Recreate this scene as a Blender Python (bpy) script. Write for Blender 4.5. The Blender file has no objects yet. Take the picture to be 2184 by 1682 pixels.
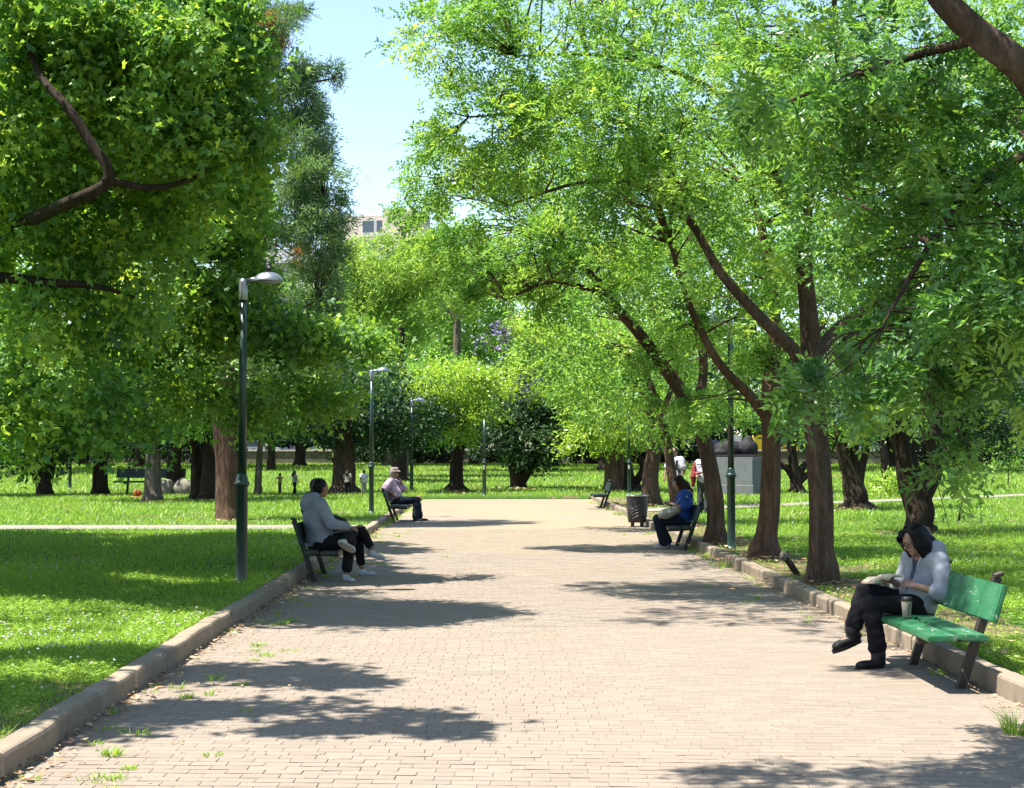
import bpy, bmesh, math, random
import numpy as np
from mathutils import Vector, Matrix, noise

# ------------------------------------------------------------------ camera, sky, sun, exposure
SC = bpy.context.scene
COL = SC.collection
F_PX, CX, CY = 3269.0, 1092.0, 841.0          # focal length and centre, on a 2184 x 1682 raster
EYE = Vector((0.0, 0.0, 1.7))
PITCH = math.atan((965.0 - CY) / F_PX)
YAW = math.atan((1050.0 - CX) / F_PX)          # the path's vanishing point sits a little left of centre
cam_d = bpy.data.cameras.new('camera')
cam = bpy.data.objects.new('camera', cam_d)
COL.objects.link(cam)
cam.location = EYE
cam.rotation_euler = (math.pi / 2 + PITCH, 0, YAW)
cam_d.sensor_width = 36.0
cam_d.lens = 36.0 * F_PX / 2184.0
cam_d.clip_start = 0.1
cam_d.clip_end = 2000.0
SC.camera = cam
CAM_R = cam.rotation_euler.to_matrix()

SUN_DIR = Vector((-0.42, -0.13, 1.0)).normalized()      # towards the sun: left of the path, a little ahead
w = bpy.data.worlds.new('World')
SC.world = w
w.use_nodes = True
nt = w.node_tree
nt.nodes.clear()
sky = nt.nodes.new('ShaderNodeTexSky')
sky.sky_type = 'NISHITA'
sky.sun_disc = False
sky.sun_elevation = math.asin(SUN_DIR.z)
sky.sun_rotation = math.atan2(SUN_DIR.x, SUN_DIR.y)
sky.air_density = 1.0
sky.dust_density = 0.6
sky.ozone_density = 1.0
bg = nt.nodes.new('ShaderNodeBackground')
bg.inputs['Strength'].default_value = 0.09
out = nt.nodes.new('ShaderNodeOutputWorld')
nt.links.new(sky.outputs[0], bg.inputs[0])
nt.links.new(bg.outputs[0], out.inputs[0])
sun_d = bpy.data.lights.new('sun', 'SUN')
sun_d.energy = 4.6
sun_d.angle = math.radians(0.53)
sun_d.color = (1.0, 0.955, 0.87)
sun = bpy.data.objects.new('sun', sun_d)
sun.rotation_euler = SUN_DIR.to_track_quat('Z', 'Y').to_euler()
COL.objects.link(sun)
SC.view_settings.view_transform = 'Standard'
SC.view_settings.look = 'None'
SC.view_settings.exposure = 1.85
SC.view_settings.gamma = 1.0
SC.view_settings.use_curve_mapping = False
SC.cycles.max_bounces = 8
SC.cycles.diffuse_bounces = 4
SC.cycles.transmission_bounces = 6
SC.cycles.glossy_bounces = 3
SC.cycles.caustics_reflective = False
SC.cycles.caustics_refractive = False

def ray(px, py):
    return CAM_R @ Vector(((px - CX) / F_PX, (CY - py) / F_PX, -1.0))
def at(px, py, depth):
    """the point at a distance of depth metres along the path, seen at (px, py)"""
    d = ray(px, py)
    return EYE + d * (depth / d.y)
def gp(px, py, z=0.12):
    """the point of the level z seen at (px, py)"""
    d = ray(px, py)
    return EYE + d * ((z - EYE.z) / d.z)

LAWN = 0.12
def terrain(y):
    y = np.asarray(y, float)
    t = np.clip((y - 66.0) / 54.0, 0, 1)
    return LAWN + 0.62 * t * t * (3 - 2 * t)
XL, XR, YEND = -2.53, 3.55, 55.6               # path edges and far end

# ------------------------------------------------------------------ small helpers
RNG = np.random.default_rng(7)
def link(o, parent=None):
    COL.objects.link(o)
    if parent is not None:
        o.parent = parent
    return o
def tag(o, label=None, cat=None, group=None, kind=None):
    if label: o['label'] = label
    if cat: o['category'] = cat
    if group: o['group'] = group
    if kind: o['kind'] = kind
    return o
def empty(name, loc, rz=0.0):
    o = bpy.data.objects.new(name, None)
    o.location = loc
    o.rotation_euler = (0, 0, rz)
    o.empty_display_size = 0.1
    return link(o)
def copy_tree(o, parent=None):
    c = o.copy()
    COL.objects.link(c)
    c.parent = parent
    for ch in list(o.children):
        copy_tree(ch, c)
    return c
def mesh_np(name, V, F, mat=None, parent=None, attrs=None, smooth=False, origin=None):
    """a mesh object from arrays: V (n,3), F (m,k)"""
    V = np.ascontiguousarray(V, np.float32)
    F = np.ascontiguousarray(F, np.int32)
    if origin is not None:
        V = V - np.asarray(origin, np.float32)
    me = bpy.data.meshes.new(name)
    m, k = F.shape
    me.vertices.add(len(V)); me.vertices.foreach_set('co', V.ravel())
    me.loops.add(m * k); me.loops.foreach_set('vertex_index', F.ravel())
    me.polygons.add(m)
    me.polygons.foreach_set('loop_start', np.arange(0, m * k, k, dtype=np.int32))
    me.polygons.foreach_set('use_smooth', np.full(m, bool(smooth)))
    for an, av in (attrs or {}).items():
        a = me.attributes.new(an, 'FLOAT', 'POINT')
        a.data.foreach_set('value', np.ascontiguousarray(av, np.float32))
    me.update(calc_edges=True)
    if mat: me.materials.append(mat)
    o = bpy.data.objects.new(name, me)
    if origin is not None and parent is None:
        o.location = origin
    return link(o, parent)

class MB:
    """collects simple solids and links them as one mesh"""
    def __init__(self): self.bm = bmesh.new()
    def box(self, c, s, rot=None, bevel=0.0, seg=1):
        r = bmesh.ops.create_cube(self.bm, size=1.0)
        vs = r['verts']
        M = Matrix.Translation(Vector(c)) @ ((rot if isinstance(rot, Matrix) else Matrix.Rotation(rot or 0, 4, 'Z'))).to_4x4() @ Matrix.Diagonal((*s, 1))
        bmesh.ops.transform(self.bm, matrix=M, verts=vs)
        if bevel:
            es = {e for v in vs for e in v.link_edges}
            bmesh.ops.bevel(self.bm, geom=list(es), offset=bevel, segments=seg, affect='EDGES', profile=0.6)
        return self
    def bar(self, a, b, wx, wy, up=(0, 0, 1), bevel=0.0):
        """a square bar from a to b"""
        a, b = Vector(a), Vector(b)
        z = (b - a).normalized(); x = Vector(up).cross(z)
        x = x.normalized() if x.length > 1e-4 else Vector((1, 0, 0)); y = z.cross(x)
        R = Matrix((x, y, z)).transposed()
        return self.box((a + b) / 2, (wx, wy, (b - a).length), R, bevel)
    def tube(self, pts, rad, n=10, cap=True):
        pts = [Vector(p) for p in pts]
        rad = rad if hasattr(rad, '__len__') else [rad] * len(pts)
        rings = []
        ref = Vector((0.31, 0.87, 0.38))
        for i, p in enumerate(pts):
            t = (pts[min(i + 1, len(pts) - 1)] - pts[max(i - 1, 0)]).normalized()
            u = t.cross(ref); u = u.normalized(); v = t.cross(u)
            rings.append([self.bm.verts.new(p + (u * math.cos(2 * math.pi * k / n) + v * math.sin(2 * math.pi * k / n)) * rad[i]) for k in range(n)])
        for r0, r1 in zip(rings, rings[1:]):
            for k in range(n):
                f = self.bm.faces.new((r0[k], r0[(k + 1) % n], r1[(k + 1) % n], r1[k])); f.smooth = True
        if cap:
            self.bm.faces.new(rings[0][::-1]); self.bm.faces.new(rings[-1])
        return self
    def lathe(self, prof, c=(0, 0, 0), n=20, sx=1.0, sy=1.0, smooth=True):
        c = Vector(c); rings = []
        for r, z in prof:
            rings.append([self.bm.verts.new(c + Vector((r * sx * math.cos(2 * math.pi * k / n), r * sy * math.sin(2 * math.pi * k / n), z))) for k in range(n)])
        for r0, r1 in zip(rings, rings[1:]):
            for k in range(n):
                f = self.bm.faces.new((r0[k], r0[(k + 1) % n], r1[(k + 1) % n], r1[k])); f.smooth = smooth
        self.bm.faces.new(rings[0][::-1]); self.bm.faces.new(rings[-1])
        return self
    def ball(self, c, r, M=None, sub=2):
        x = bmesh.ops.create_icosphere(self.bm, subdivisions=sub, radius=1.0)
        R = (M or Matrix.Identity(3)).to_4x4()
        r = r if hasattr(r, '__len__') else (r, r, r)
        bmesh.ops.transform(self.bm, matrix=Matrix.Translation(Vector(c)) @ R @ Matrix.Diagonal((*r, 1)), verts=x['verts'])
        for v in x['verts']:
            for f in v.link_faces: f.smooth = True
        return self
    def prism(self, pts, y0, y1, axis='Y'):
        """an outline of (a, z) points pushed from y0 to y1"""
        def P(a, z, y): return (a, y, z) if axis == 'Y' else (y, a, z)
        A = [self.bm.verts.new(P(a, z, y0)) for a, z in pts]; B = [self.bm.verts.new(P(a, z, y1)) for a, z in pts]
        n = len(pts)
        self.bm.faces.new(A); self.bm.faces.new(B[::-1])
        for i in range(n): self.bm.faces.new((A[i], B[i], B[(i + 1) % n], A[(i + 1) % n]))
        return self
    def build(self, name, mat, parent=None, bevel=0.0):
        if bevel:
            bmesh.ops.bevel(self.bm, geom=self.bm.edges[:], offset=bevel, segments=2, affect='EDGES')
        bmesh.ops.recalc_face_normals(self.bm, faces=self.bm.faces[:])
        me = bpy.data.meshes.new(name)
        self.bm.to_mesh(me); self.bm.free()
        if mat: me.materials.append(mat)
        return link(bpy.data.objects.new(name, me), parent)

# ------------------------------------------------------------------ materials
class NT:
    def __init__(self, name):
        self.m = bpy.data.materials.new(name); self.m.use_nodes = True
        self.t = self.m.node_tree; self.t.nodes.clear()
        self.out = self.n('ShaderNodeOutputMaterial')
    def n(self, typ, **kw):
        x = self.t.nodes.new(typ)
        for k, v in kw.items(): setattr(x, k, v)
        return x
    def l(self, a, b): self.t.links.new(a, b)
    def noise(self, vec, scale, detail=3, rough=0.55, stretch=None):
        if stretch is not None:
            mp = self.n('ShaderNodeMapping'); mp.inputs['Scale'].default_value = stretch
            self.l(vec, mp.inputs['Vector']); vec = mp.outputs[0]
        x = self.n('ShaderNodeTexNoise'); x.inputs['Scale'].default_value = scale
        x.inputs['Detail'].default_value = detail; x.inputs['Roughness'].default_value = rough
        self.l(vec, x.inputs['Vector']); return x.outputs['Fac']
    def ramp(self, fac, stops):
        r = self.n('ShaderNodeValToRGB'); e = r.color_ramp.elements
        while len(e) < len(stops): e.new(0.5)
        for el, (p, c) in zip(e, stops):
            el.position = p; el.color = (*c, 1) if len(c) == 3 else c
        self.l(fac, r.inputs[0]); return r.outputs['Color']
    def mix(self, fac, a, b, blend='MIX'):
        x = self.n('ShaderNodeMix', data_type='RGBA', blend_type=blend)
        for s, v in ((x.inputs[0], fac), (x.inputs[6], a), (x.inputs[7], b)):
            if isinstance(v, (int, float)): s.default_value = v
            elif isinstance(v, tuple): s.default_value = (*v, 1) if len(v) == 3 else v
            else: self.l(v, s)
        return x.outputs[2]
    def math(self, op, a, b=0.0):
        x = self.n('ShaderNodeMath', operation=op)
        for s, v in ((x.inputs[0], a), (x.inputs[1], b)):
            if isinstance(v, (int, float)): s.default_value = v
            else: self.l(v, s)
        return x.outputs[0]
    def pos(self): return self.n('ShaderNodeNewGeometry').outputs['Position']
    def obj(self): return self.n('ShaderNodeTexCoord').outputs['Object']
    def attr(self, name): return self.n('ShaderNodeAttribute', attribute_name=name).outputs['Fac']
    def bsdf(self, col, rough=0.7, metal=0.0, bump=None, bstr=0.3, bdist=0.01, spec=0.5):
        p = self.n('ShaderNodeBsdfPrincipled')
        if isinstance(col, tuple): p.inputs['Base Color'].default_value = (*col, 1)
        else: self.l(col, p.inputs['Base Color'])
        if isinstance(rough, (int, float)): p.inputs['Roughness'].default_value = rough
        else: self.l(rough, p.inputs['Roughness'])
        p.inputs['Metallic'].default_value = metal
        p.inputs['Specular IOR Level'].default_value = spec
        if bump is not None:
            b = self.n('ShaderNodeBump'); b.inputs['Strength'].default_value = bstr; b.inputs['Distance'].default_value = bdist
            self.l(bump, b.inputs['Height']); self.l(b.outputs[0], p.inputs['Normal'])
        self.l(p.outputs[0], self.out.inputs[0]); return self.m

KA = 0.52
def plain(name, col, rough=0.6, metal=0.0, var=0.15, scale=18.0, spec=0.5, bump=0.15):
    col = tuple(c * KA for c in col); t = NT(name); f = t.noise(t.obj(), scale, 4)
    lo = tuple(c * (1 - var) for c in col); hi = tuple(min(1, c * (1 + var)) for c in col)
    return t.bsdf(t.ramp(f, [(0.3, lo), (0.7, hi)]), rough, metal, f, bump, 0.004, spec)
def cloth(name, col, var=0.12, rough=0.9):
    col = tuple(c * KA for c in col); t = NT(name); f = t.noise(t.obj(), 260, 2); g = t.noise(t.obj(), 9, 3)
    c = t.ramp(g, [(0.3, tuple(x * (1 - var) for x in col)), (0.7, tuple(min(1, x * (1 + var)) for x in col))])
    return t.bsdf(c, rough, 0, f, 0.25, 0.002, 0.2)
def leaf_mat(name, dark, mid, light, trans=0.5, tboost=(1.35, 1.25, 0.6), gloss=0.06, rough=0.35):
    t = NT(name); a = t.attr('tint')
    c = t.ramp(a, [(0.0, dark), (0.5, mid), (1.0, light)])
    tc = t.mix(1.0, c, tuple(tboost) , 'MULTIPLY')
    d = t.n('ShaderNodeBsdfDiffuse'); tr = t.n('ShaderNodeBsdfTranslucent'); g = t.n('ShaderNodeBsdfGlossy')
    g.inputs['Roughness'].default_value = rough; g.inputs['Color'].default_value = (0.9, 0.95, 1.0, 1)
    t.l(c, d.inputs[0]); t.l(tc, tr.inputs[0])
    m1 = t.n('ShaderNodeMixShader'); m1.inputs[0].default_value = trans
    t.l(d.outputs[0], m1.inputs[1]); t.l(tr.outputs[0], m1.inputs[2])
    m2 = t.n('ShaderNodeMixShader'); m2.inputs[0].default_value = gloss
    t.l(m1.outputs[0], m2.inputs[1]); t.l(g.outputs[0], m2.inputs[2])
    t.l(m2.outputs[0], t.out.inputs[0]); return t.m
def bark(name, a, b, scale=9.0, streak=(1, 1, 0.12), bstr=1.0, moss=None):
    a = tuple(c * k for c, k in zip(a, (.60, .56, .54))); b = tuple(c * k for c, k in zip(b, (.62, .57, .54))); t = NT(name); p = t.obj()
    f = t.noise(p, scale * 1.4, 6, 0.7, streak); g = t.noise(p, 1.6, 3); h = t.noise(p, 30, 4, 0.6, (1, 1, .4))
    c = t.ramp(f, [(0.36, tuple(x * 0.30 for x in a)), (0.5, a), (0.68, b)])
    c = t.mix(0.3, c, t.ramp(h, [(0.3, tuple(x * .4 for x in a)), (0.7, tuple(x * 1.3 for x in b))]))
    c = t.mix(t.ramp(g, [(0.42, (0, 0, 0)), (0.62, (1, 1, 1))]), c, t.mix(0.5, c, moss or tuple(0.6 * x for x in a)))
    return t.bsdf(c, 0.9, 0, f, bstr, 0.05, 0.15)
M = {}
def brick_mat():
    t = NT('paver'); g = t.n('ShaderNodeNewGeometry'); p = g.outputs['Position']
    oi = t.n('ShaderNodeObjectInfo')
    r = t.math('FRACT', t.math('ADD', g.outputs['Random Per Island'], oi.outputs['Random']))
    c = t.ramp(r, [(0.0, (0.170, 0.138, 0.108)), (0.35, (0.182, 0.148, 0.115)), (0.7, (0.190, 0.157, 0.122)), (1.0, (0.204, 0.168, 0.134))])
    big = t.noise(p, 0.35, 4, 0.6)
    c = t.mix(t.ramp(big, [(0.4, (0, 0, 0)), (0.65, (1, 1, 1))]), c, t.mix(0.5, c, (0.203, 0.152, 0.118)))
    st = t.noise(p, 1.7, 5, 0.7)
    c = t.mix(t.ramp(st, [(0.5, (0, 0, 0)), (0.75, (0.5, 0.5, 0.5))]), c, (0.150, 0.130, 0.103))
    sy = t.n('ShaderNodeSeparateXYZ'); t.l(p, sy.inputs[0])
    c = t.mix(t.math('MULTIPLY', t.math('LESS_THAN', 30.0, t.math('ADD', sy.outputs[1], t.math('MULTIPLY', big, 8.0))), 0.6), c, (0.21, 0.165, 0.105))
    gr = t.noise(p, 140, 2, 0.6)
    c = t.mix(0.18, c, t.ramp(gr, [(0.3, (0.10, 0.08, 0.062)), (0.7, (0.27, 0.235, 0.195))]))
    return t.bsdf(c, 0.85, 0, gr, 0.3, 0.003, 0.3)
M['brick'] = brick_mat()
def joint_mat():
    t = NT('joint_sand'); p = t.pos(); f = t.noise(p, 60, 4); g = t.noise(p, 0.9, 3)
    c = t.ramp(f, [(0.3, (0.140, 0.113, 0.083)), (0.7, (0.198, 0.164, 0.124))])
    c = t.mix(t.ramp(g, [(0.5, (0, 0, 0)), (0.7, (0.7, 0.7, 0.7))]), c, (0.12, 0.115, 0.055))
    return t.bsdf(c, 0.95, 0, f, 0.5, 0.006, 0.1)
M['joint'] = joint_mat()
def far_paving_mat():
    t = NT('far_paving'); p = t.pos(); f = t.noise(p, 1.2, 4); big = t.noise(p, 0.22, 3); g = t.noise(p, 9, 4, 0.6, (0.3, 1, 1))
    c = t.ramp(f, [(0.3, (0.178, 0.142, 0.105)), (0.7, (0.205, 0.168, 0.128))])
    c = t.mix(t.ramp(big, [(0.38, (0, 0, 0)), (0.5, (1, 1, 1))]), c, (0.215, 0.170, 0.108))
    c = t.mix(0.25, c, t.ramp(g, [(0.35, (0.13, 0.105, 0.075)), (0.65, (0.235, 0.195, 0.145))]))
    return t.bsdf(c, 0.9, 0, f, 0.2, 0.01, 0.2)
M['far_paving'] = far_paving_mat()
def kerb_mat():
    t = NT('kerb_concrete'); p = t.pos(); f = t.noise(p, 90, 3, 0.6); g = t.noise(p, 2.2, 5, 0.65)
    c = t.ramp(g, [(0.3, (0.180, 0.141, 0.101)), (0.6, (0.249, 0.201, 0.146)), (0.8, (0.280, 0.230, 0.172))])
    c = t.mix(0.3, c, t.ramp(f, [(0.3, (0.100, 0.078, 0.057)), (0.7, (0.342, 0.287, 0.229))]))
    oi = t.n('ShaderNodeObjectInfo')
    c = t.mix(t.math('MULTIPLY', oi.outputs['Random'], 0.45), c, (0.145, 0.118, 0.088))
    e = t.noise(p, 9, 5, 0.7); c = t.mix(t.ramp(e, [(0.55, (0, 0, 0)), (0.7, (0.7, 0.7, 0.7))]), c, (0.10, 0.092, 0.06))
    return t.bsdf(c, 0.9, 0, f, 0.5, 0.004, 0.2)
M['kerb'] = kerb_mat()
def soil_mat():
    t = NT('lawn_soil'); p = t.pos(); f = t.noise(p, 14, 5, 0.65); g = t.noise(p, 0.6, 4); h = t.noise(p, 0.12, 3)
    green = t.ramp(f, [(0.25, (0.022, 0.045, 0.010)), (0.6, (0.06, 0.125, 0.018)), (0.8, (0.10, 0.18, 0.03))])
    brown = t.ramp(f, [(0.25, (0.07, 0.05, 0.03)), (0.7, (0.19, 0.14, 0.085))])
    # bare earth under the row of trees and along the kerbs
    sx = t.n('ShaderNodeSeparateXYZ'); t.l(p, sx.inputs[0])
    strip = t.math('MULTIPLY', t.math('GREATER_THAN', sx.outputs[0], 3.6), t.math('LESS_THAN', t.math('ADD', sx.outputs[0], t.math('MULTIPLY', g, 1.6)), 5.5))
    strip = t.math('MULTIPLY', strip, t.math('LESS_THAN', sx.outputs[1], 54))
    patch = t.math('GREATER_THAN', t.math('ADD', g, t.math('MULTIPLY', f, 0.25)), 0.70)
    edge = t.math('MULTIPLY', t.math('MULTIPLY', t.math('LESS_THAN', sx.outputs[0], -2.5), t.math('GREATER_THAN', t.math('ADD', sx.outputs[0], t.math('MULTIPLY', g, 1.0)), -2.75)), t.math('LESS_THAN', sx.outputs[1], 10.8))
    patch = t.math('MAXIMUM', patch, edge)
    m = t.math('MAXIMUM', t.math('MULTIPLY', strip, 0.85), t.math('MULTIPLY', patch, 0.8))
    return t.bsdf(t.mix(m, green, brown), 0.95, 0, f, 0.6, 0.03, 0.1)
M['soil'] = soil_mat()
M['dirt_path'] = plain('side_paving', (0.36, 0.325, 0.27), 0.9, 0, 0.12, 3.0, 0.2)
M['asphalt'] = plain('asphalt', (0.06, 0.06, 0.062), 0.9, 0, 0.2, 3.0)
M['grass'] = leaf_mat('grass_blade', (0.085, 0.175, 0.018), (0.20, 0.345, 0.036), (0.36, 0.50, 0.09), 0.45, (1.2, 1.15, 0.6), 0.02, 0.5)
M['dry'] = leaf_mat('dry_leaf', (0.16, 0.09, 0.045), (0.30, 0.19, 0.10), (0.48, 0.37, 0.21), 0.15, (1, 1, 0.9), 0.02, 0.6)
M['petal'] = plain('clover_white', (0.78, 0.76, 0.68), 0.8)
M['purple'] = plain('purple_flower', (0.36, 0.26, 0.60), 0.7, 0, 0.25)
M['leaf_ash'] = leaf_mat('pinnate_leaf', (0.055, 0.145, 0.032), (0.165, 0.335, 0.058), (0.43, 0.57, 0.105), 0.54, (1.25, 1.2, 0.7), 0.02, 0.45)
M['leaf_near'] = leaf_mat('near_leaf', (0.038, 0.115, 0.030), (0.11, 0.25, 0.048), (0.32, 0.48, 0.085), 0.50, (1.3, 1.25, 0.6), 0.035, 0.4)
M['leaf_plane'] = leaf_mat('lobed_leaf', (0.045, 0.130, 0.036), (0.155, 0.315, 0.058), (0.45, 0.58, 0.09), 0.57, (1.3, 1.2, 0.6), 0.02, 0.45)
M['leaf_oak'] = leaf_mat('feathery_leaf', (0.075, 0.155, 0.075), (0.145, 0.255, 0.10), (0.27, 0.38, 0.14), 0.45, (1.2, 1.1, 0.7), 0.02)
M['leaf_rust'] = leaf_mat('rusty_spray', (0.24, 0.12, 0.05), (0.34, 0.18, 0.07), (0.44, 0.26, 0.10), 0.4, (1.2, 1.0, 0.7), 0.01)
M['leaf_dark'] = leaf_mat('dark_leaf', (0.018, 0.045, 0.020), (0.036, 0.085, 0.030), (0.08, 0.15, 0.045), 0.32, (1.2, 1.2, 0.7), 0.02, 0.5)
M['leaf_mid'] = leaf_mat('mid_leaf', (0.07, 0.165, 0.04), (0.16, 0.32, 0.065), (0.34, 0.50, 0.11), 0.54, (1.25, 1.2, 0.7), 0.015)
M['leaf_pale'] = leaf_mat('pale_leaf', (0.15, 0.26, 0.05), (0.28, 0.43, 0.09), (0.42, 0.54, 0.16), 0.54, (1.2, 1.15, 0.7), 0.01)
M['leaf_lime'] = leaf_mat('lime_leaf', (0.15, 0.26, 0.035), (0.29, 0.44, 0.065), (0.42, 0.56, 0.11), 0.54, (1.2, 1.15, 0.65), 0.02)
M['leaf_hedge_shaded'] = leaf_mat('shaded_hedge_leaf', (0.010, 0.022, 0.010), (0.02, 0.042, 0.017), (0.04, 0.075, 0.025), 0.2, (1.1, 1.1, 0.7), 0.015, 0.5)  # near-black: the shade of overhanging trees is put into this colour
M['bark'] = bark('brown_bark', (0.115, 0.080, 0.058), (0.215, 0.155, 0.115))
M['bark_red'] = bark('reddish_bark', (0.145, 0.092, 0.064), (0.26, 0.17, 0.12), 8.0)
M['bark_grey'] = bark('grey_bark', (0.17, 0.15, 0.115), (0.30, 0.27, 0.215), 7.0)
M['bark_dark'] = bark('dark_bark', (0.045, 0.034, 0.025), (0.095, 0.072, 0.05), 9.0)
M['lamp_green'] = plain('lamp_green_paint', (0.012, 0.050, 0.036), 0.35, 0, 0.2, 9, 0.5)
M['aluminium'] = plain('lamp_aluminium', (0.50, 0.54, 0.60), 0.32, 0.75, 0.08, 6)
M['black'] = plain('black_plastic', (0.012, 0.012, 0.014), 0.5)
M['sticker'] = plain('sticker_paper', (0.62, 0.62, 0.58), 0.7, 0, 0.2, 60)
M['glass_lens'] = plain('lamp_lens', (0.55, 0.56, 0.52), 0.3)
def worn_green():
    t = NT('worn_green_paint'); p = t.obj()
    f = t.noise(p, 22, 6, 0.75, (1, 0.16, 1)); g = t.noise(p, 4, 4); k = t.noise(p, 60, 4, 0.65, (1, 0.06, 1)); h = t.noise(p, 11, 5, 0.7, (1, .25, 1))
    base = t.ramp(k, [(0.25, (0.010, 0.075, 0.028)), (0.75, (0.016, 0.120, 0.046))])
    base = t.mix(t.ramp(g, [(0.4, (0, 0, 0)), (0.65, (0.7, 0.7, 0.7))]), base, (0.040, 0.150, 0.072))
    base = t.mix(t.ramp(h, [(0.56, (0, 0, 0)), (0.66, (0.55, 0.55, 0.55))]), base, (0.12, 0.19, 0.14))
    c = t.mix(t.ramp(f, [(0.605, (0, 0, 0)), (0.65, (1, 1, 1))]), base, (0.27, 0.27, 0.22))
    return t.bsdf(c, 0.42, 0, k, 0.5, 0.004, 0.4)
M['bench_worn'] = worn_green()
M['bench_dark'] = plain('dark_green_bench_paint', (0.010, 0.032, 0.026), 0.5, 0, 0.3, 12)
M['bench_frame'] = plain('brown_bench_iron', (0.055, 0.038, 0.028), 0.55, 0.2, 0.3, 20)
M['bench_iron'] = plain('black_bench_iron', (0.014, 0.016, 0.016), 0.5, 0.2, 0.3, 20)
M['bin'] = plain('bin_steel', (0.060, 0.060, 0.066), 0.45, 0.3, 0.25, 14)
M['silver'] = plain('scuffed_rim', (0.60, 0.60, 0.62), 0.5, 0.5, 0.4, 30)
M['slot'] = plain('bare_slot_edge', (0.34, 0.33, 0.31), 0.5, 0.3)
M['plinth'] = plain('grey_plinth_stone', (0.20, 0.215, 0.21), 0.9, 0, 0.14, 4)
M['bronze'] = plain('dark_bronze', (0.026, 0.025, 0.027), 0.75, 0.1, 0.3, 10, 0.25)
M['wallstone'] = plain('wall_stone', (0.30, 0.25, 0.19), 0.95, 0, 0.35, 2.5, 0.1, 0.6)
M['coping'] = plain('pale_coping', (0.62, 0.56, 0.47), 0.85, 0, 0.1, 3)
M['rock'] = plain('pale_rock', (0.27, 0.24, 0.19), 0.9, 0, 0.3, 6)
M['skin'] = plain('skin', (0.46, 0.27, 0.19), 0.55, 0, 0.06, 8, 0.4)
M['skin_tan'] = plain('tanned_skin', (0.33, 0.18, 0.12), 0.55, 0, 0.06, 8, 0.4)
def hair_mat(name, col):
    t = NT(name); f = t.noise(t.obj(), 55, 4, 0.6, (1, 1, 0.07)); g = t.noise(t.obj(), 8, 3)
    c = t.ramp(f, [(0.3, tuple(x * .45 for x in col)), (0.7, tuple(x * 1.5 for x in col))])
    return t.bsdf(c, 0.5, 0, f, 0.9, 0.006, 0.12)
M['hair'] = hair_mat('black_hair', (0.006, 0.0055, 0.006))
M['hair_brown'] = hair_mat('brown_hair', (0.018, 0.011, 0.007))
M['hair_grey'] = plain('grey_hair', (0.42, 0.40, 0.38), 0.7)
M['hoodie'] = cloth('grey_hoodie', (0.34, 0.37, 0.45))
M['hoodie2'] = cloth('light_grey_hoodie', (0.40, 0.43, 0.50))
M['top_grey'] = cloth('slate_top', (0.10, 0.115, 0.16))
M['trouser_black'] = cloth('black_trousers', (0.012, 0.012, 0.016))
M['trouser_navy'] = cloth('navy_trousers', (0.016, 0.022, 0.045))
M['trouser_grey'] = cloth('grey_trousers', (0.075, 0.085, 0.085))
M['pink'] = cloth('pink_shirt', (0.74, 0.54, 0.66))
M['blue'] = cloth('blue_tshirt', (0.03, 0.10, 0.42))
M['white'] = cloth('white_cotton', (0.66, 0.66, 0.72))
M['cream'] = cloth('cream_canvas', (0.52, 0.52, 0.44))
M['red'] = cloth('red_cloth', (0.30, 0.05, 0.045))
M['tan_cap'] = cloth('tan_cap', (0.66, 0.52, 0.43))
M['shoe_white'] = plain('white_leather', (0.66, 0.66, 0.68), 0.55)
M['shoe_black'] = plain('black_leather', (0.020, 0.020, 0.021), 0.55, 0, 0.3, 30, 0.3)
M['sole_tan'] = plain('tan_sole', (0.42, 0.33, 0.24), 0.8)
M['shorts_pale'] = cloth('pale_child_cloth', (0.38, 0.33, 0.30))
M['yellow_cloth'] = cloth('yellow_child_cloth', (0.42, 0.36, 0.10))
M['paper'] = plain('book_paper', (1.0, 0.80, 0.56), 0.85, 0, 0.05)
M['cup'] = plain('cup_card', (0.50, 0.44, 0.35), 0.8, 0, 0.05)
M['dark_glass'] = plain('dark_glass', (0.015, 0.012, 0.012), 0.15)
M['window_glass'] = plain('window_glass', (0.10, 0.13, 0.16), 0.15)
M['car_white'] = plain('white_car_paint', (0.72, 0.73, 0.75), 0.3)
M['car_blue'] = plain('blue_car_paint', (0.025, 0.045, 0.13), 0.3)
M['car_yellow'] = plain('yellow_car_paint', (0.80, 0.60, 0.03), 0.35)
M['tyre'] = plain('tyre_rubber', (0.015, 0.015, 0.015), 0.85)
M['rim'] = plain('wheel_metal', (0.42, 0.42, 0.44), 0.35, 0.6)
M['redlight'] = plain('red_lens', (0.45, 0.02, 0.02), 0.3)
M['plaster'] = plain('cream_plaster', (0.86, 0.74, 0.62), 0.9, 0, 0.06, 0.6)
M['plaster2'] = plain('pale_plaster', (0.85, 0.82, 0.80), 0.9, 0, 0.05, 0.6)
M['toy_red'] = plain('red_plastic', (0.62, 0.05, 0.03), 0.5)
M['toy_orange'] = plain('orange_plastic', (0.75, 0.25, 0.03), 0.5)
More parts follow.
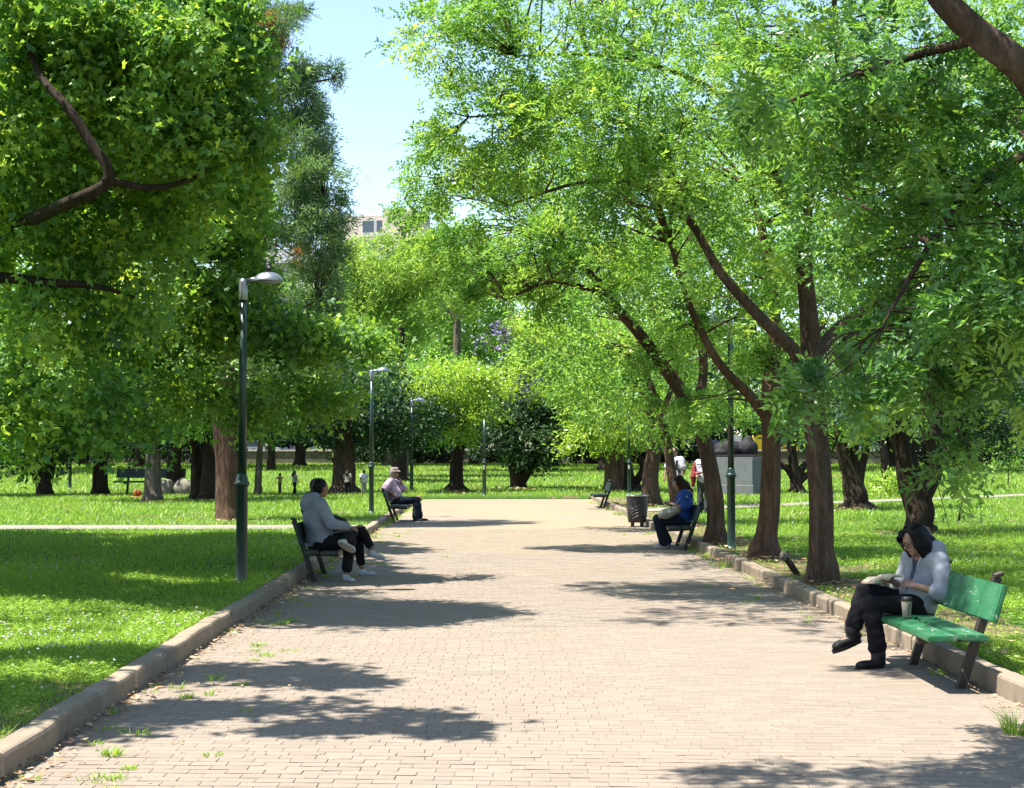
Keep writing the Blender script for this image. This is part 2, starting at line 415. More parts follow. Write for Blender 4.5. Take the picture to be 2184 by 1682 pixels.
# ------------------------------------------------------------------ ground, path, kerbs
def sheet(name, xs, ys, zf, mat):
    X, Y = np.meshgrid(np.asarray(xs, float), np.asarray(ys, float))
    Z = zf(X, Y)
    V = np.stack([X.ravel(), Y.ravel(), Z.ravel()], 1)
    nx, ny = len(xs), len(ys)
    i = (np.arange(ny - 1)[:, None] * nx + np.arange(nx - 1)[None, :]).ravel()
    F = np.stack([i, i + 1, i + 1 + nx, i + nx], 1)
    return mesh_np(name, V, F, mat, smooth=True)
def lawn_z(X, Y):
    return terrain(Y) + 0.012 * np.sin(X * 1.7 + 0.6 * np.sin(Y)) * np.sin(Y * 1.1)
ys_near = np.concatenate([np.arange(-30, 0, 3.0), np.arange(0, YEND, 0.8), [YEND + 0.05]])
tag(sheet('lawn', np.concatenate([np.arange(-160, -30, 10.0), np.arange(-30, XL - 0.16, 0.8), [XL - 0.15]]), ys_near, lawn_z, M['soil']), kind='structure')
tag(sheet('lawn', np.concatenate([[XR + 0.15], np.arange(XR + 0.9, 30, 0.8), np.arange(30, 161, 10.0)]), ys_near, lawn_z, M['soil']), kind='structure')
def far_lawn_z(X, Y): return lawn_z(X, Y) * np.where(np.abs(X - .5) < 3.2, np.clip((Y - YEND - .055) / .01, 0, 1), 1)
ys_far = np.concatenate([[YEND + 0.05, YEND + .07, YEND + .3], np.arange(YEND + 1, 126, 2.0), [127.9]])
tag(sheet('lawn', np.concatenate([np.arange(-160, -3, 4.0), [XL - .16, XL + .1, 0, XR - .1, XR + .16], np.arange(8, 161, 4.0)]), ys_far, far_lawn_z, M['soil']), kind='structure')
path = tag(sheet('path', [XL - 0.16, 0.5, XR + 0.16], np.concatenate([np.arange(-30, 34.1, 2.0), np.arange(34.3, YEND, 2.0), [YEND + 0.1]]),
                 lambda X, Y: X * 0 - 0.0055, M['joint']), kind='structure')
o = sheet('far_paving', [XL - 0.16, 0.5, XR + 0.16], [33.9, 40, 48, YEND + 0.06], lambda X, Y: X * 0 - 0.002, M['far_paving']); o.parent = path
tag(sheet('ground', [-900, -160, 160, 900], [-400, -30, 127, 900], lambda X, Y: X * 0 - 0.4, M['asphalt']), kind='structure')

def brick_template(l, wd, fine=True):
    a, b = l / 2, wd / 2
    ex, ey = 0.0015, 0.0022
    top = [(-a + ex, -b + ey, 0), (a - ex, -b + ey, 0), (a - ex, b - ey, 0), (-a + ex, b - ey, 0)]
    mid = [(-a, -b, -0.0035), (a, -b, -0.0035), (a, b, -0.0035), (-a, b, -0.0035)]
    low = [(x, y, -0.045) for x, y, z in mid]
    if fine:
        V = top + mid + low; F = [(0, 1, 2, 3)]
        for s in (0, 4):
            F += [(s + 4 + i, s + 4 + (i + 1) % 4, s + (i + 1) % 4, s + i) for i in range(4)]
    else:
        V = top + low; F = [(0, 1, 2, 3)] + [(4 + i, 4 + (i + 1) % 4, (i + 1) % 4, i) for i in range(4)]
    return np.array(V, float), np.array(F)
def lay_bricks():
    ang = math.radians(-3.5); ca, sa = math.cos(ang), math.sin(ang)
    rows = []
    for r in range(40, 360):
        yy = r * 0.102
        off = (r % 2) * 0.1015 + RNG.normal(0, 0.022)
        xs = np.arange(-7.0, 8.0, 0.203) + off
        x = xs * ca - yy * sa * 0 ; y = yy + xs * sa
        k = (x > XL - 0.06) & (x < XR + 0.06) & (y > 5.5) & (y < 33.9)
        rows.append(np.stack([x[k], y[k]], 1))
    P = np.concatenate(rows)
    n = len(P)
    z = RNG.normal(0, 0.0006, n) + 0.0016 * np.sin(P[:, 0] * 2.1 + 1) * np.sin(P[:, 1] * 1.3)
    rot = ang + RNG.normal(0, 0.008, n)
    tx, ty = RNG.normal(0, 0.003, n), RNG.normal(0, 0.004, n)
    vis = (np.abs(P[:, 0] - 0.08) < 0.334 * P[:, 1] + 0.1) & (P[:, 1] > 7.62)
    order = np.argsort(np.where(vis, P[:, 1], 1e9))
    single = order[:300]
    me = None
    V, F = brick_template(0.2014, 0.0935)
    protos = []
    for k in range(3):
        Vk = V.copy(); Vk[:8, :2] += RNG.normal(0, 0.0015, (8, 2)); Vk[:4, 2] += RNG.normal(0, 0.0008, 4)
        o = mesh_np('brick', Vk, F, M['brick']); protos.append(o.data); bpy.data.objects.remove(o)
    for i in single:
        o = bpy.data.objects.new('brick', protos[i % 3])
        o.location = (P[i, 0], P[i, 1], z[i]); o.rotation_euler = (ty[i], tx[i], rot[i]); link(o, path)
    rest = np.setdiff1d(np.arange(n), single)
    Vs, Fs, base = [], [], 0
    for fine in (True, False):
        idx = rest[(P[rest, 1] < 15) == fine]
        V, F = brick_template(0.2014, 0.0935, fine)
        c, s = np.cos(rot[idx])[:, None], np.sin(rot[idx])[:, None]
        X = V[None, :, 0] * c - V[None, :, 1] * s + P[idx, 0][:, None]
        Y = V[None, :, 0] * s + V[None, :, 1] * c + P[idx, 1][:, None]
        Z = V[None, :, 2] + z[idx][:, None] + V[None, :, 0] * tx[idx][:, None] + V[None, :, 1] * ty[idx][:, None]
        Vs.append(np.stack([X, Y, Z], 2).reshape(-1, 3))
        Fs.append((F[None] + (np.arange(len(idx)) * len(V))[:, None, None]).reshape(-1, 4) + base)
        base += len(Vs[-1])
    tag(mesh_np('brick_paving', np.concatenate(Vs), np.concatenate(Fs), M['brick'], path), kind='stuff')
lay_bricks()

def kerb_row(x_in, side, y0, y1):
    root = tag(empty('kerb', (x_in, y0, 0)), kind='structure')
    protos = []
    for k in range(4):
        m = MB()
        wdt, h = 0.15, 0.155
        prof = [(0, -0.12), (0, h - 0.025), (0.010, h - 0.007), (0.026, h), (wdt - 0.02, h), (wdt, h - 0.01), (wdt, -0.12)]
        m.prism([(side * a, z) for a, z in prof], -0.492, 0.492)
        long = [e for e in m.bm.edges if abs(e.verts[0].co.y - e.verts[1].co.y) > .5]
        bmesh.ops.subdivide_edges(m.bm, edges=long, cuts=9, use_grid_fill=True)
        o = m.build('kerb_stone', M['kerb'])
        me = o.data
        for v in me.vertices:
            p = v.co; q = noise.noise_vector(p * 3.0 + Vector((k * 7.3, 0, 0)))
            e = noise.noise(p * 14 + Vector((k * 3.1, 5, 2))); v.co = p + q * 0.007 + Vector((-side * .0, 0, -.010 * max(0, e - .15) * (1 if p.z > .1 else 0)))
        protos.append(me); bpy.data.objects.remove(o)
    y = y0; i = 0
    while y < y1:
        o = bpy.data.objects.new('kerb_stone', protos[(i * 7) % 4])
        o.location = (random.Random(i + side).uniform(-0.012, 0.012), y - y0 + 0.5, random.Random(i * 3 + side).uniform(-0.010, 0.006))
        o.rotation_euler = (random.Random(i * 5).uniform(-0.008, 0.008), random.Random(i * 9).uniform(-0.02, 0.02), random.Random(i * 11 + side).uniform(-0.012, 0.012))
        link(o, root); y += 1.0; i += 1
    return root
kerb_row(XL, -1, 5.02, 55)
kerb_row(XR, 1, 7.0, 55)

def strip(name, pts, z, mat):
    """a band between pairs of left and right points"""
    V = []; F = []
    for (a, b) in pts: V += [(a[0], a[1], float(terrain(a[1])) + z), (b[0], b[1], float(terrain(b[1])) + z)]
    for i in range(len(pts) - 1): F.append((2 * i, 2 * i + 1, 2 * i + 3, 2 * i + 2))
    return mesh_np(name, np.array(V), np.array(F), mat)
SIDE_L = (31.2, 33.0)
tag(strip('side_path', [((x, SIDE_L[0] + 0.02 * (x + 3) * 0), (x, SIDE_L[1])) for x in np.linspace(-30, XL - 0.15, 28)], 0.022, M['dirt_path']), kind='structure')
def side_r(x): return 40.0 + (x - 3.7) * 0.95
tag(strip('side_path', [((x, side_r(x) + 1.9), (x, side_r(x))) for x in np.linspace(XR + 0.15, 34, 32)], 0.022, M['dirt_path']), kind='structure')

# ------------------------------------------------------------------ grass, flowers, litter
def in_side(x, y):
    a = (x < XL) & (y > SIDE_L[0] - 0.02) & (y < SIDE_L[1] + 0.02)
    b = (x > XR) & (y > side_r(x) - 0.03) & (y < side_r(x) + 1.93)
    return a | b
BARE = [(*gp(a, b)[:2], c) for a, b, c in ((487, 1112, .9), (1755, 1247, .8), (1628, 1193, .9), (1527, 1162, .8), (1962, 1142, 1.0), (733, 1054, 1.2), (325, 1072, .9), (1825, 1087, 1.0), (452, 1069, 1.3), (213, 1058, 1.0), (973, 1050, 1.3), (1106, 1044, 1.4), (1388, 1080, .9))]
def lawn_points(y0, y1, dens, rng):
    """random points of the lawn inside the view between two distances"""
    w = 0.37 * y1 + 0.8
    n = int(dens * (y1 - y0) * 2 * w)
    x = rng.uniform(-w, w, n); y = rng.uniform(y0, y1, n)
    k = (np.abs(x - 0.0) < 0.36 * y + 0.5)
    k &= (x < XL - 0.155) | (x > XR + 0.155) | (y > YEND + 0.15)
    k &= ~in_side(x, y)
    # thin under the row of trees on the far side of the path and by the near left kerb
    thin = (x > XR) & (x < 4.9 + 0.4 * np.sin(y * 1.9) + 0.3 * np.sin(y * 5.1)) & (y < 54) & (y > 13)
    thin2 = (x < XL) & (x > XL - 0.55 - 0.25 * np.sin(y * 3)) & (y < 10.6)
    k &= ~(thin & (rng.random(n) > 0.16)) & ~(thin2 & (rng.random(n) > 0.22))
    for bx, by, br in BARE:
        d2 = (x - bx) ** 2 + (y - by) ** 2
        k &= ~((d2 < (br * (1 + .3 * np.sin(np.arctan2(y - by, x - bx) * 3 + bx))) ** 2) & (rng.random(n) > .12))
    patch = np.sin(x * 0.9 + 2 * np.sin(y * 0.33)) * np.sin(y * 0.7 + 1.3 * np.sin(x * 0.5))
    k &= rng.random(n) < np.clip(0.85 + 0.3 * patch, 0.6, 1)
    return x[k], y[k], patch[k]
def build_grass():
    rng = np.random.default_rng(3)
    Vs, Ts = [], []
    for y0, y1, dens, wd, ht in ((7.4, 12, 6000, 0.007, 0.055), (12, 20, 2300, 0.010, 0.065), (20, 33, 540, 0.016, 0.075), (33, 58, 130, 0.030, 0.095), (58, 126, 25, 0.065, 0.13)):
        x, y, patch = lawn_points(y0, y1, dens, rng)
        n = len(x)
        h = ht * rng.uniform(0.45, 1.35, n) * (1 + 0.2 * patch)
        a = rng.uniform(0, 2 * np.pi, n); b = rng.uniform(0, 2 * np.pi, n)
        lean = rng.uniform(0.2, 1.2, n) * h
        z = lawn_z(x, y) - 0.006
        u = np.stack([np.cos(a), np.sin(a)], 1) * (wd * rng.uniform(0.6, 1.3, n))[:, None]
        V = np.empty((n, 3, 3))
        V[:, 0, :2] = np.stack([x, y], 1) - u / 2; V[:, 1, :2] = np.stack([x, y], 1) + u / 2
        V[:, :2, 2] = z[:, None]
        V[:, 2, 0] = x + np.cos(b) * lean; V[:, 2, 1] = y + np.sin(b) * lean; V[:, 2, 2] = z + h
        Vs.append(V.reshape(-1, 3)); Ts.append(np.repeat(np.clip(rng.normal(0.5, 0.2, n) + 0.10 * patch, 0, 1), 3))
    V = np.concatenate(Vs)
    tag(mesh_np('grass', V, np.arange(len(V)).reshape(-1, 3), M['grass'], attrs={'tint': np.concatenate(Ts)}),
        'short bright green lawn grass growing beside the paved path', 'grass', kind='stuff')
    # clover: flat leaflets near the eye
    x, y, patch = lawn_points(7.4, 16, 900, rng)
    x2, y2, p2 = lawn_points(16, 30, 160, rng)
    x, y, patch = np.concatenate([x, x2]), np.concatenate([y, y2]), np.concatenate([patch, p2])
    n = len(x)
    r = rng.uniform(0.010, 0.020, n) * np.where(y > 16, 1.5, 1.0); z = lawn_z(x, y) + rng.uniform(0.015, 0.05, n)
    a = rng.uniform(0, 2 * np.pi, n)
    V = np.empty((n, 4, 3))
    for k in range(4):
        V[:, k, 0] = x + r * np.cos(a + k * np.pi / 2); V[:, k, 1] = y + r * np.sin(a + k * np.pi / 2)
        V[:, k, 2] = z + rng.uniform(-0.008, 0.008, n)
    tag(mesh_np('clover', V.reshape(-1, 3), np.arange(4 * n).reshape(-1, 4), M['grass'], attrs={'tint': np.repeat(rng.uniform(0.3, 0.9, n), 4)}),
        'low clover leaves mixed through the lawn', 'clover', kind='stuff')
    # white clover heads
    pts = []
    for y0, y1, d, r0 in ((9, 16, 26, 0.011), (16, 34, 9, 0.012), (34, 60, 1.2, 0.02)):
        x, y, patch = lawn_points(y0, y1, d, rng)
        k = rng.random(len(x)) < np.clip(0.1 + 1.2 * patch, 0.01, 1)
        pts.append(np.stack([x[k], y[k], lawn_z(x[k], y[k]) + rng.uniform(0.05, 0.10, k.sum()), np.full(k.sum(), r0)], 1))
    P = np.concatenate(pts)
    O = np.array([(1, 0, 0), (0, 1, 0), (-1, 0, 0), (0, -1, 0), (0, 0, 1), (0, 0, -1)], float)
    T = np.array([(0, 1, 4), (1, 2, 4), (2, 3, 4), (3, 0, 4), (1, 0, 5), (2, 1, 5), (3, 2, 5), (0, 3, 5)])
    V = (P[:, None, :3] + O[None] * P[:, 3][:, None, None]).reshape(-1, 3)
    F = (T[None] + (np.arange(len(P)) * 6)[:, None, None]).reshape(-1, 3)
    tag(mesh_np('clover_flowers', V, F, M['petal']), 'tiny white clover flowers dotted over the lawn', 'flowers', kind='stuff')
build_grass()

def build_litter():
    rng = np.random.default_rng(11)
    # dry leaves along the foot of the kerbs, a few pale scraps on the paving
    P = []
    def add(x, y, z, r): P.append(np.stack([x, y, z, r], 1))
    n = 1100; y = rng.uniform(7.2, 34, n); add(XL + np.abs(rng.normal(0, 0.10, n)), y, rng.uniform(0.004, 0.03, n), rng.uniform(0.012, 0.034, n))
    n = 700; y = rng.uniform(9.5, 30, n); add(XR - np.abs(rng.normal(0, 0.10, n)), y, rng.uniform(0.004, 0.03, n), rng.uniform(0.010, 0.028, n))
    n = 900; y = rng.uniform(11, 34, n); add(XR + 0.17 + np.abs(rng.normal(0, 0.55, n)), y, LAWN + rng.uniform(0.01, 0.05, n), rng.uniform(0.015, 0.04, n))
    n = 420; add(rng.uniform(XL, XR, n), 7 + 26 * rng.random(n) ** 1.5, np.full(n, 0.008), rng.uniform(0.005, 0.017, n))
    n = 500; y = rng.uniform(8, 30, n); add(XL + 0.1 + np.abs(rng.normal(0, 0.6, n)), y, np.full(n, 0.008), rng.uniform(0.006, 0.022, n))
    for bx, by, br in BARE:
        n = int(90 * br); a = rng.uniform(0, 6.28, n); rr = br * np.abs(rng.normal(0, .8, n)); yy = by + rr * np.sin(a)
        add(bx + rr * np.cos(a), yy, terrain(yy) + rng.uniform(.01, .04, n), rng.uniform(.02, .05, n) * max(1, by / 30))
    P = np.concatenate(P); n = len(P)
    a = rng.uniform(0, 2 * np.pi, n); el = rng.uniform(0.3, 0.7, n)
    V = np.empty((n, 4, 3))
    for k in range(4):
        rr = P[:, 3] * (1 if k % 2 == 0 else el)
        V[:, k, 0] = P[:, 0] + rr * np.cos(a + k * np.pi / 2); V[:, k, 1] = P[:, 1] + rr * np.sin(a + k * np.pi / 2)
        V[:, k, 2] = P[:, 2] + rng.uniform(0.0, 0.6, n) * P[:, 3]
    tag(mesh_np('fallen_leaves', V.reshape(-1, 3), np.arange(4 * n).reshape(-1, 4), M['dry'], attrs={'tint': np.repeat(rng.uniform(0, 1, n), 4)}),
        'dry brown leaves and pale scraps lying on the paving and along the kerbs', 'fallen leaves', kind='stuff')
build_litter()

def blades(cx, cy, cz, rad, n, ht, wd, rng, spread=0.8):
    a = rng.uniform(0, 2 * np.pi, n); r = rad * np.sqrt(rng.random(n)) * 0.45
    x, y = cx + r * np.cos(a), cy + r * np.sin(a)
    h = ht * rng.uniform(0.4, 1.2, n); b = a + rng.normal(0, 0.7, n); u = rng.uniform(0, 2 * np.pi, n)
    lean = h * spread * rng.uniform(0.3, 1.5, n)
    V = np.empty((n, 5, 3)); W = np.stack([np.cos(u), np.sin(u)], 1) * wd / 2
    for k, (t, q) in enumerate(((0, -1), (0, 1), (0.55, 0.8), (0.55, -0.8))):
        V[:, k, 0] = x + np.cos(b) * lean * t * t + W[:, 0] * q; V[:, k, 1] = y + np.sin(b) * lean * t * t + W[:, 1] * q; V[:, k, 2] = cz + h * t
    V[:, 4, 0] = x + np.cos(b) * lean; V[:, 4, 1] = y + np.sin(b) * lean; V[:, 4, 2] = cz + h * 0.95
    F = np.array([(0, 1, 2), (0, 2, 3), (3, 2, 4)])
    return V.reshape(-1, 3), (F[None] + (np.arange(n) * 5)[:, None, None]).reshape(-1, 3), np.repeat(rng.uniform(0.4, 1.0, n), 5)
def weed_mesh(name, spots, parent=None):
    rng = np.random.default_rng(5); Vs, Fs, Ts, b = [], [], [], 0
    for cx, cy, rad, n, ht in spots:
        V, F, T = blades(cx, cy, 0.0, rad, n, ht, 0.007, rng, 1.0)
        Vs.append(V); Fs.append(F + b); Ts.append(T); b += len(V)
    return mesh_np(name, np.concatenate(Vs), np.concatenate(Fs), M['grass'], attrs={'tint': np.concatenate(Ts)})
def weeds():
    rng = np.random.default_rng(23)
    spots = []
    for i in range(105):
        y = 7.3 + 26 * rng.random() ** 1.6
        x = XL + 0.05 + abs(rng.normal(0, 0.45)) if rng.random() < 0.72 else XR - 0.05 - abs(rng.normal(0, 0.3))
        spots.append((x, y, rng.uniform(0.06, 0.22), int(rng.uniform(14, 44)), rng.uniform(0.02, 0.055)))
    for i in range(60):
        y = rng.uniform(20, 52); x = XL + 0.03 + abs(rng.normal(0, 0.08)) if rng.random() < 0.5 else XR - 0.03 - abs(rng.normal(0, 0.12))
        spots.append((x, y, 0.2, 30, rng.uniform(0.06, 0.16)))
    tag(weed_mesh('weeds', spots), 'small weeds growing in the paving joints along the kerbs', 'weeds', kind='stuff')
    p = gp(2166, 1566, 0)
    tag(weed_mesh('weed_tuft', [(p.x, p.y, 0.16, 90, 0.17)]), 'bright green tuft of long grass on the paving by the right kerb', 'weed')
    p = gp(240, 1612, 0)
    tag(weed_mesh('weed_tuft', [(p.x, p.y, 0.14, 80, 0.055)]), 'low green weed tuft on the paving nearest the left kerb', 'weed')
    p = gp(905, 1066, 0)
    tag(weed_mesh('weed_tuft', [(p.x - .3, p.y, 0.5, 260, 0.42)]), 'tall bright grass clump at the far kerb beside the man in pink', 'grass clump')
weeds()

# ------------------------------------------------------------------ street behind the park: wall, hedge, vehicles, building
tag(sheet('street', np.arange(-160, 161, 40.0), [128.6, 150, 175], lambda X, Y: X * 0 + 1.25, M['asphalt']), kind='structure')
def wall(x0, x1, label):
    root = tag(empty('boundary_wall', ((x0 + x1) / 2, 128.3, 0.7)), label, 'wall')
    MB().box((0, 0, 0.40), (x1 - x0, 0.45, 1.30)).build('wall_face', M['wallstone'], root)
    m = MB().box((0, 0, 1.12), (x1 - x0, 0.62, 0.13), bevel=0.02); m.build('coping', M['coping'], root)
    return root
wall(-60, -13.4, 'stone wall with pale coping between the lawn and the street on the left')
wall(-13.2, 8.0, 'low boundary wall in deep shade behind the middle of the lawn')
wall(8.2, 60, 'low boundary wall with pale coping behind the grey plinth')

def building():
    root = tag(empty('apartment_building', (-16.2, 178, -1.9), -.22), 'cream apartment block with stepped roof seen above the trees', 'building')
    MB().box((0, 0, 13.3), (22, 12, 26.6)).build('wall', M['plaster2'], root)
    for k in range(8):
        MB().box((0, -6.6, 2.6 + k * 3.2), (22.2, 1.3, 0.2)).build('balcony_slab', M['plaster2'], root)
        MB().box((0, -7.2, 3.2 + k * 3.2), (22.2, 0.08, 1.0)).build('balcony_front', M['plaster2'], root)
    MB().box((2.9, 1, 28.6), (9.5, 8, 4.0)).build('roof_storey', M['plaster'], root)
    MB().box((6.3, 0.5, 28.9), (3.6, 7.6, 4.6)).build('stair_tower', M['plaster'], root)
    MB().box((-1.5, -2.2, 30.4), (0.9, 0.9, 2.4)).build('chimney', M['plaster'], root)
    for x in (-8, -4, 0, 4, 8):
        for k in range(8):
            f = MB().box((x, -6.02, 4.0 + k * 3.2), (1.9, 0.1, 2.2)).build('window', M['plaster'], root)
            MB().box((x, -6.08, 4.0 + k * 3.2), (1.6, 0.06, 1.9)).build('pane', M['window_glass'], f)
    for x, wd in ((4.15, 0.8), (2.75, 1.3)):
        f = MB().box((x, -3.03, 29.2), (wd + 0.3, 0.1, 1.9)).build('window', M['plaster2'], root)
        MB().box((x, -3.09, 29.35), (wd, 0.06, 1.3)).build('pane', M['window_glass'], f)
building()

def wheel(parent, x, y, z, r=0.32, wd=0.2):
    t = MB(); R = Matrix.Rotation(math.pi / 2, 3, 'X')
    t.lathe([(r * 0.6, -wd / 2), (r * 0.93, -wd / 2), (r, -wd / 4), (r, wd / 4), (r * 0.93, wd / 2), (r * 0.6, wd / 2)], n=18)
    bmesh.ops.transform(t.bm, matrix=Matrix.Translation((x, y, z)) @ R.to_4x4(), verts=t.bm.verts)
    ty = t.build('wheel', M['tyre'], parent)
    t = MB().lathe([(0.05, -wd * .53), (r * 0.6, -wd * 0.5), (r * 0.6, wd * 0.5), (0.05, wd * 0.53)], n=14)
    bmesh.ops.transform(t.bm, matrix=Matrix.Translation((x, y, z)) @ R.to_4x4(), verts=t.bm.verts)
    t.build('rim', M['rim'], ty)
def car(x, y, paint, label, L=4.2, H=1.48, van=False, rz=0.0):
    root = tag(empty('parked_car' if not van else 'parked_van', (x, y, 1.25), rz), label, 'van' if van else 'car', 'vehicles parked along the street')
    if van:
        H = 1.95
        prof = [(-L/2, .35), (-L/2, H - .1), (-L/2 + .15, H), (L/2 - 1.5, H), (L/2 - .75, 1.15), (L/2 - .1, 1.0), (L/2, .75), (L/2, .35)]
        win = [(L/2 - 1.5, H - .14), (L/2 - 1.0, 1.22), (L/2 - 2.2, 1.22), (L/2 - 2.2, H - .14)]
    else:
        prof = [(-L/2, .35), (-L/2 - .02, .82), (-L/2 + .25, .95), (-L/2 + .75, H - .05), (-L/2 + 1.1, H), (L/2 - 1.7, H), (L/2 - 1.0, .98), (L/2 - .15, .85), (L/2, .65), (L/2, .35)]
        win = [(-L/2 + .6, 1.0), (-L/2 + .9, H - .12), (L/2 - 1.75, H - .1), (L/2 - 1.2, 1.0)]
    MB().prism(prof, -0.82, 0.82).build('body', paint, root, 0.04)
    MB().prism(win, -0.835, 0.835).build('side_window', M['window_glass'], root)
    for sx in (-1, 1):
        for sy in (-0.72, 0.72): wheel(root, sx * L * 0.31, sy, 0.32)
        MB().box((sx * (L/2 - .02), -0.6, 0.72), (0.1, 0.3, 0.14), bevel=0.02).build('headlight' if sx > 0 else 'tail_light', M['sticker'] if sx > 0 else M['redlight'], root)
    return root
p = at(1186, 965, 134); car(p.x, 134, M['car_white'], 'white car behind the hedge seen between the dark bushy tree and the row of trunks')
p = at(1552, 965, 134); car(p.x, 134, M['car_blue'], 'dark blue car beyond the bronze sculpture')
p = at(1598, 965, 137.5); car(p.x + 0.6, 137.5, M['car_white'], 'white van beyond the grey plinth', 4.6, van=True)
p = at(1645, 965, 134); car(p.x + 0.4, 134, M['car_yellow'], 'yellow van partly hidden behind a trunk beside the grey plinth', 4.0, van=True)
p = at(545, 962, 134); car(p.x, 134, M['car_white'], 'white car above the stone wall on the left')
p = at(1850, 965, 134); car(p.x, 134, M['car_white'], 'white car seen low between the dark trunks behind the reading woman')
def scooter(x, y, paint, label, rz=0.0):
    r = tag(empty('scooter', (x, y, 1.25), rz), label, 'scooter', 'scooters parked beyond the wall')
    wheel(r, -0.62, 0, 0.27, 0.27, 0.12); wheel(r, 0.62, 0, 0.27, 0.27, 0.12)
    MB().prism([(-0.85, .55), (-0.8, .78), (-0.1, .72), (0.1, .32), (0.42, .3), (0.42, .22), (-0.2, .22), (-0.45, .35)], -0.14, 0.14).build('body', paint, r, 0.02)
    MB().prism([(0.36, .3), (0.42, .3), (0.56, 1.0), (0.46, 1.02)], -0.2, 0.2).build('leg_shield', paint, r, 0.015)
    MB().tube([(0.62, 0, .27), (0.48, 0, .95)], 0.03, 8).tube([(0.44, -0.33, 1.05), (0.47, 0, 1.02), (0.44, 0.33, 1.05)], 0.02, 8).build('handlebar', M['black'], r)
    MB().prism([(-0.8, .78), (-0.75, .86), (-0.2, .82), (-0.12, .73)], -0.13, 0.13).build('seat', M['black'], r, 0.02)
    MB().ball((0.56, 0, 0.9), 0.09).build('headlight', M['sticker'], r)
for k, (px, pt, lb) in enumerate(((930, 'car_white', 'white scooter beyond the wall, half hidden by the lime green tree'), (962, 'car_white', 'white scooter beyond the wall left of the lime tree trunk'),
                                  (995, 'car_white', 'white scooter beyond the wall just right of the lime tree trunk'), (1015, 'redlight', 'red scooter beyond the wall beside the dark bushy tree'))):
    scooter(at(px, 965, 131.2).x, 131.2, M[pt], lb, 0.5 + k * 0.5)
# ------------------------------------------------------------------ trees
def unit(v): return v / np.maximum(np.linalg.norm(v, axis=-1, keepdims=True), 1e-9)
def frames(D, rng, upbias=1.0, jit=0.5):
    U = rng.normal(0, jit, D.shape); U[:, 2] += upbias
    S = unit(np.cross(D, U)); return S, np.cross(S, D)
def quad_leaves(B, D, N, L, W, rng, fold=0.12):
    """leaf-shaped quads: base, side, tip, side"""
    S = unit(np.cross(N, D)); N = np.cross(D, S)
    L = np.broadcast_to(L, B.shape[:1])[:, None]; W = np.broadcast_to(W, B.shape[:1])[:, None]
    V = np.empty((len(B), 4, 3))
    V[:, 0] = B; V[:, 2] = B + D * L - N * L * 0.08
    V[:, 1] = B + D * L * 0.45 + S * W / 2 + N * W * fold; V[:, 3] = B + D * L * 0.45 - S * W / 2 + N * W * fold
    return V.reshape(-1, 3), np.arange(len(B) * 4).reshape(-1, 4), 4
def pinnate(P, D, rng, rach=0.22, m=5, L=0.06, W=0.026, T=None):
    S, N = frames(D, rng)
    Bs, Ds, Ns, Ts = [], [], [], []
    for i in range(m):
        s = rach * (i + 0.8) / m
        base = P + D * s; base[:, 2] -= 0.9 * s * s / max(rach, 1e-3) * 0.35
        for sg in (-1, 1):
            d = unit(0.5 * D + sg * 0.9 * S + rng.normal(0, 0.22, D.shape)); Bs.append(base); Ds.append(d)
            Ns.append(unit(N + rng.normal(0, 0.6, D.shape))); Ts.append(T + rng.normal(0, 0.05, len(T)))
    base = P + D * rach; base[:, 2] -= 0.3 * rach
    Bs.append(base); Ds.append(unit(D + rng.normal(0, 0.2, D.shape))); Ns.append(N); Ts.append(T)
    B, D2, N2, T2 = np.concatenate(Bs), np.concatenate(Ds), np.concatenate(Ns), np.concatenate(Ts)
    sc = rng.uniform(0.8, 1.2, len(B))
    V, F, k = quad_leaves(B, D2, N2, L * sc, W * sc, rng)
    return V, F, np.repeat(T2, k)
def cluster(P, D, rng, L=0.2, W=0.1, k=4, spread=0.15, T=None, upbias=0.8):
    Bs = np.repeat(P, k, 0) + rng.normal(0, spread, (len(P) * k, 3))
    Ds = unit(np.repeat(D, k, 0) + rng.normal(0, 0.7, (len(P) * k, 3)))
    Ns = rng.normal(0, 0.7, Ds.shape); Ns[:, 2] += upbias
    sc = rng.uniform(0.65, 1.3, len(Bs))
    V, F, q = quad_leaves(Bs, Ds, unit(Ns), L * sc, W * sc, rng)
    return V, F, np.repeat(np.repeat(T, k) + rng.normal(0, 0.06, len(Bs)), q)
LOBES = np.array([(0, 0), (0.62, 0.40), (0.17, 0.42), (0.0, 1.05), (-0.17, 0.42), (-0.62, 0.40), (0.46, -.10), (-0.46, -.10)])
LOBE_T = np.array([(0, 1, 2), (0, 2, 4), (2, 3, 4), (0, 4, 5), (0, 6, 1), (0, 5, 7)])
def palmate(P, D, rng, size=0.16, k=5, spread=0.12, T=None):
    B = np.repeat(P, k, 0) + rng.normal(0, spread, (len(P) * k, 3))
    Dd = unit(np.repeat(D, k, 0) + rng.normal(0, 0.75, (len(P) * k, 3)) - np.array([0, 0, 0.35]))
    N = rng.normal(0, 0.75, Dd.shape); N[:, 2] += 0.65
    S = unit(np.cross(N, Dd)); N = np.cross(Dd, S)
    sz = size * rng.uniform(0.5, 1.45, len(B))
    V = B[:, None] + (S[:, None] * LOBES[None, :, 0, None] + Dd[:, None] * LOBES[None, :, 1, None]
                      - N[:, None] * (rng.uniform(-.1, .7, len(B))[:, None, None] * (LOBES[None, :, 0, None] ** 2 + 0.5 * LOBES[None, :, 1, None] ** 2))) * sz[:, None, None]
    F = (LOBE_T[None] + (np.arange(len(B)) * 8)[:, None, None]).reshape(-1, 3)
    return V.reshape(-1, 3), F, np.repeat(np.repeat(T, k) + rng.normal(0, 0.09, len(B)), 8)

